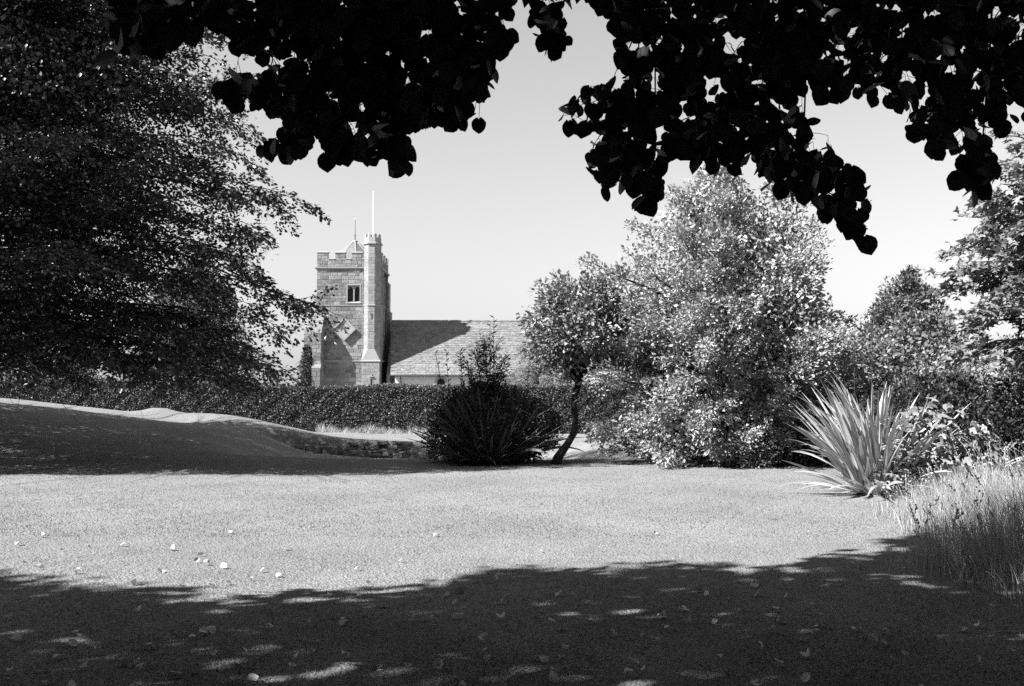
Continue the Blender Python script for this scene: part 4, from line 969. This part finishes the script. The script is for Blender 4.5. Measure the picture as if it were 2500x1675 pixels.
for i in part:
    X = Vector(D[i]); Z = Vector(N_[i]); Z = (Z - X * Z.dot(X)).normalized(); Yv = Z.cross(X); s_ = float(S[i])
    o = bpy.data.objects.new('leaf', lme[i % 5]); C.objects.link(o); o.parent = lime
    o.matrix_local = Matrix.Translation(Vector(LP_[i] - base)) @ Matrix((X, Yv, Z)).transposed().to_4x4() @ Matrix.Diagonal((s_, s_, s_, 1))
rest = np.array([i for i in range(n) if i not in pset]); VV, FF, AA = [], [], []; off_ = 0
for v in range(5):
    idx = rest[rest % 5 == v]; V, F, a = leaves(LP_[idx], D[idx], N_[idx], S[idx], HT[v]); VV.append(V); FF.append(F + off_); AA.append(a); off_ += len(V)
# the crown over and behind the camera, out of which these branches hang
ncl = 5900; qi = np.arange(ncl); sx = -13 + 27 * ((qi * .8191725134) % 1); sy = -13 + 24.8 * ((qi * .6710436067) % 1); z = 4.4 + 7.1 * ((qi * .5497004779) % 1)
edge_y = 9.1 + .8 * sstep(-3, 4, sx) - 1.1 * np.exp(-((sx + 2.3) / 1.1) ** 2) + .25 * np.sin(sx * 1.9) + .18 * np.sin(sx * 4.3 + 1) + 1.7 * sstep(3.0, 5.4, sx)
keep = sy < edge_y - .25
sx, sy, z = sx[keep], sy[keep], z[keep]
Pc = np.stack([sx - SHX * z, sy - SHY * z, z], 1); k = np.repeat(np.arange(len(Pc)), 30); off = rdir(len(k)) * stl.rand(len(k), 1) ** .45 * np.array([.55, .45, .35]); P = Pc[k] + off
ppx, ppy, pf = proj(P); out = (pf < .3) | (ppx < -60) | (ppx > 2560) | (ppy < -40)
gsy = P[:, 1] + SHY * P[:, 2]; out &= gsy < 11.9
P = P[out]
V, F, a = leaves(P, norm(rs.normal(size=P.shape) + np.array([0, 0, -.8])), norm(rs.normal(size=P.shape) * .6 + UP), .285 * rs.uniform(.7, 1.25, len(P)), BLEAF)
VV.append(V); FF.append(F + off_); AA.append(a); off_ += len(V)
o = link('crown', tri_mesh('crown', np.vstack(VV) - base, np.vstack(FF), np.concatenate(AA)), M['lime'], lime); o['kind'] = 'stuff'
for q in Pc[::36]:
    z0 = np.clip(q[2] * .75, 2.8, 9); p0 = np.array([np.interp(z0, tpl[:, 2], tpl[:, 0]), np.interp(z0, tpl[:, 2], tpl[:, 1]), z0])
    if proj(q)[2] < 1 or proj(q)[1] < -60: wd.tube(curve(p0, q - base, .3, .02, 7), np.linspace(.07, .01, 7), 4)
wd.build('trunk', M['bark'], lime, True)
print('lime overhead leaves', len(P), 'visible', n)

# ------------------------------------------------------------------ unseen foliage added behind and beside the viewer to deepen the shade
Pw = []
def slab(n, x0, x1, y0, y1, z0, z1): return np.stack([stl.uniform(x0, x1, n), stl.uniform(y0, y1, n), stl.uniform(z0, z1, n)], 1)
Pw = np.vstack([slab(1500, 9.5, 15, -12, 9.5, .2, 9), slab(1800, -18, 15, -16, -9, .2, 10), slab(1300, -19, -12.5, -10, 3.0, .2, 7), slab(2200, -31, -24, -10, 21, .2, 11)])
k = np.repeat(np.arange(len(Pw)), 9); P = Pw[k] + rdir(len(k)) * stl.rand(len(k), 1) ** .5 * .8
ppx, ppy, pf = proj(P); P = P[((pf < .3) | (ppx < -60) | (ppx > 2560)) & ~((P[:, 0] < 0) & (P[:, 0] > -20) & (P[:, 1] + SHY * P[:, 2] > 7.8))]
V, F, a = leaves(P, rdir(len(P)), rdir(len(P)), .42 * rs.uniform(.7, 1.25, len(P)), BLEAF)
o = link('shade_foliage', tri_mesh('shade_foliage', V, F, a), M['lime']); tag(o, 'unseen leaf mass added round the viewer to deepen the shade, outside the frame', 'leaf_screen', kind='stuff')

# ------------------------------------------------------------------ short grass
def scatter_view(n, y0, y1, pw, margin=1.06):
    u = rs.rand(n); y = (y0 ** (1 - pw) + u * (y1 ** (1 - pw) - y0 ** (1 - pw))) ** (1 / (1 - pw)) if pw != 1 else y0 * (y1 / y0) ** u
    hw = y * 1250 / FPX * margin + .1; x = rs.uniform(-1, 1, n) * hw; return x, y
BL = (np.array([(0, .5, 0), (0, -.5, 0), (1, 0, .12)]), np.array([(0, 1, 2)]))
def blades(n, y0, y1, pw, len_, wid, name, label):
    x, y = scatter_view(n, y0, y1, pw); dens = .75 + .45 * wob(x * 2.2, y * 1.6, 1., 3); k_ = rs.rand(n) < dens; x, y = x[k_], y[k_]; n = len(x)
    P = np.stack([x, y, gz(x, y) - .004], 1); D = norm(rs.normal(size=(n, 3)) * np.array([.75, .75, .25]) + UP * .8); L = len_ * rs.uniform(.5, 1.35, n) * (.85 + .25 * wob(x * 3, y * 3)); 
    X = D; Nn = rdir(n); Z = norm(Nn - X * np.sum(Nn * X, 1, keepdims=True)); Yv = np.cross(Z, X); wv = (wid * rs.uniform(.7, 1.3, n))[:, None]
    V = np.stack([P + Yv * wv, P - Yv * wv, P + X * L[:, None] + UP * 0 - np.array([0, 0, .1]) * L[:, None]], 1).reshape(-1, 3)
    F = np.arange(3 * n).reshape(-1, 3); a = np.repeat(np.clip(.5 + .22 * rs.normal(size=n) + .18 * wob(x * 1.4, y * 1.2, 1., 8), 0, .999), 3)
    o = link(name, tri_mesh(name, V, F, a), M['blade']); tag(o, label, 'grass', kind='stuff')
blades(290000, 4.6, 11.5, 1.3, .034, .0022, 'lawn_grass', 'short mown grass of the near lawn, mostly in shade')
blades(250000, 11.5, 30, 1.2, .036, .0042, 'lawn_grass', 'short mown grass of the sunlit middle lawn')

# tall grass at the lower right
def tall_region(n):
    x = rs.uniform(2.9, 9.5, n); y = rs.uniform(6.4, 17.2, n)
    left = 3.75 + .25 * np.sin(y * 1.3) + .16 * np.sin(y * 3.1) + np.where(y > 9.2, (y - 9.2) * .36, (9.2 - y) * .32)
    k_ = (x > left + rs.exponential(.12, n) - .12) & (x < y * .56 + .8); return x[k_], y[k_], np.clip((x[k_] - left[k_]) / .9, .15, 1)
x, y, inn = tall_region(40000); n = len(x); Hh = (.28 + .5 * inn) * rs.uniform(.45, 1.15, n) * (1 - .25 * sstep(11, 16, y)); lean_ = rs.normal(size=(n, 2)) * .28 + np.array([-.10, 0])
seg_n = 4; Vt = np.zeros((n, 9, 3)); th = rs.uniform(0, 6.283, n); lat = np.stack([np.cos(th), np.sin(th), 0 * th], 1)
for s_ in range(5):
    t = s_ / 4; p = np.stack([x + lean_[:, 0] * Hh * t ** 1.7, y + lean_[:, 1] * Hh * t ** 1.7, gz(x, y) - .01 + Hh * t * (1 - .12 * t * np.abs(lean_).sum(1))], 1)
    wv = .0036 * (1 - .8 * t) * rs.uniform(.8, 1.2)
    if s_ < 4: Vt[:, 2 * s_] = p + lat * wv; Vt[:, 2 * s_ + 1] = p - lat * wv
    else: Vt[:, 8] = p
ft = []
for s_ in range(3): ft += [(2 * s_, 2 * s_ + 1, 2 * s_ + 3), (2 * s_, 2 * s_ + 3, 2 * s_ + 2)]
ft += [(6, 7, 8)]
Fg = (np.array(ft)[None] + (np.arange(n) * 9)[:, None, None]).reshape(-1, 3); Vg = Vt.reshape(-1, 3); ag = np.repeat(rs.rand(n), 9)
# seed heads: thin stems that nod, carrying small spikelets
hs = np.where((rs.rand(n) < .03))[0]; SP, SD = [], []; sv, sf = [], []
for i in hs[:900]:
    h = Hh[i] * rs.uniform(1.1, 1.55) + .12; dx_, dy_ = lean_[i] * .8; c_ = [np.array([x[i] + dx_ * h * t ** 1.5, y[i] + dy_ * h * t ** 1.5, float(gz(x[i], y[i])) + h * t - .1 * h * max(0, t - .7) ** 2 * 8]) for t in np.linspace(0, 1, 7)]
    b0 = len(sv)
    for p in c_: sv += [p + lat[i] * .0016, p - lat[i] * .0016]
    for s_ in range(6): sf += [(b0 + 2 * s_, b0 + 2 * s_ + 1, b0 + 2 * s_ + 3), (b0 + 2 * s_, b0 + 2 * s_ + 3, b0 + 2 * s_ + 2)]
    d_ = norm(c_[-1] - c_[-2])
    for k_ in range(14): SP.append(c_[-1] - d_ * .11 * rs.rand()); SD.append(d_ + rs.normal(size=3) * .35)
V2, F2, a2 = leaves(np.array(SP), norm(np.array(SD)), rdir(len(SP)), .026 * rs.uniform(.7, 1.3, len(SP)), RHOMB)
o1 = len(Vg); o2 = o1 + len(sv)
o = link('tall_grass', tri_mesh('tall_grass', np.vstack([Vg, np.array(sv), V2]), np.vstack([Fg, np.array(sf) + o1, F2 + o2]), np.concatenate([ag, np.full(len(sv), .2), a2 * .4])), M['tall']); tag(o, 'tall uncut seeding grass along the right side of the lawn', 'grass', kind='stuff')

# ------------------------------------------------------------------ fallen leaves and twigs
fm = []
for v in range(6):
    tv, tf = heart(random.Random(40 + v), 11); tv = tv.copy(); tv[:, 2] += .9 * (tv[:, 1] ** 2) * (1 if v % 2 else -.6) + .2 * np.sin(tv[:, 0] * 4 + v); me = tri_mesh('fallen_leaf', tv - np.array([.5, 0, 0]), tf); me.materials.append(M['dead']); fm.append(me)
gl = random.Random(77)
def fallen(x, y, lit):
    o = bpy.data.objects.new('fallen_leaf', gl.choice(fm)); C.objects.link(o); z = float(gz(x, y)); s_ = gl.uniform(.04, .075)
    o.location = (x, y, z + .03); o.rotation_euler = (gl.uniform(-.8, .8), gl.uniform(-.8, .8), gl.uniform(0, 6.28)); o.scale = (s_, s_, s_)
    ppx_, ppy_, _ = proj(np.array([x, y, z])); col_ = 'left' if ppx_ < 830 else ('middle' if ppx_ < 1670 else 'right')
    row_ = 'near the shadow edge' if ppy_ < 1500 else ('in mid shade' if ppy_ < 1590 else 'along the bottom edge')
    size_ = 'small' if s_ < .055 else 'large'
    lab = ('%s pale fallen leaf on the sunlit lawn, %s' % (size_, {'left': 'at the left', 'middle': 'in the middle', 'right': 'at the right'}[col_])) if lit else '%s pale fallen leaf on shaded grass %s, %s' % (size_, row_, {'left': 'left', 'middle': 'centre', 'right': 'right'}[col_])
    tag(o, lab, 'leaf', 'fallen leaves on the sunlit lawn' if lit else 'fallen leaves on the shaded foreground')
for (px_, py_) in ((60, 1375), (100, 1390), (190, 1400), (330, 1425), (338, 1485), (480, 1370), (490, 1355), (505, 1375), (545, 1382), (445, 1430), (460, 1432), (520, 1428), (65, 1290), (105, 1310), (250, 1290), (215, 1335), (395, 1395), (640, 1390), (1125, 1377), (750, 1440), (900, 1415), (1060, 1305), (700, 1340), (560, 1300), (20, 1405), (870, 1385), (150, 1345), (300, 1330), (610, 1410), (680, 1400), (40, 1330), (560, 1420), (420, 1340), (820, 1330), (980, 1365), (1320, 1340), (1600, 1300)):
    Y_ = 1.6 * FPX / (py_ - 970); p = at(px_, py_, Y_); fallen(p[0], Y_, True)
for k in range(135):
    py_ = 1400 + 275 * gl.random() ** .8; px_ = gl.uniform(0, 2480); Y_ = 1.6 * FPX / (py_ - 970)
    if px_ > 2150 and py_ < 1500: continue
    if px_ < 800 and py_ < 1500: continue
    p = at(px_, py_, Y_); fallen(p[0], Y_, False)
p0, p1 = at(2138, 1437, 8.3), at(2237, 1443, 8.3)
c = MB(); g0 = float(gz(p0[0], 8.3)); c.tube([(0, 0, .02), ((p1[0] - p0[0]) * .5, .02, .03), (p1[0] - p0[0], -.02, .02)], [.003, .004, .002], 5); o = c.build('fallen_twig', M['dead']); o.location = (p0[0], 8.3, g0 + .015); tag(o, 'thin pale twig lying in the shade left of the tall grass', 'twig')
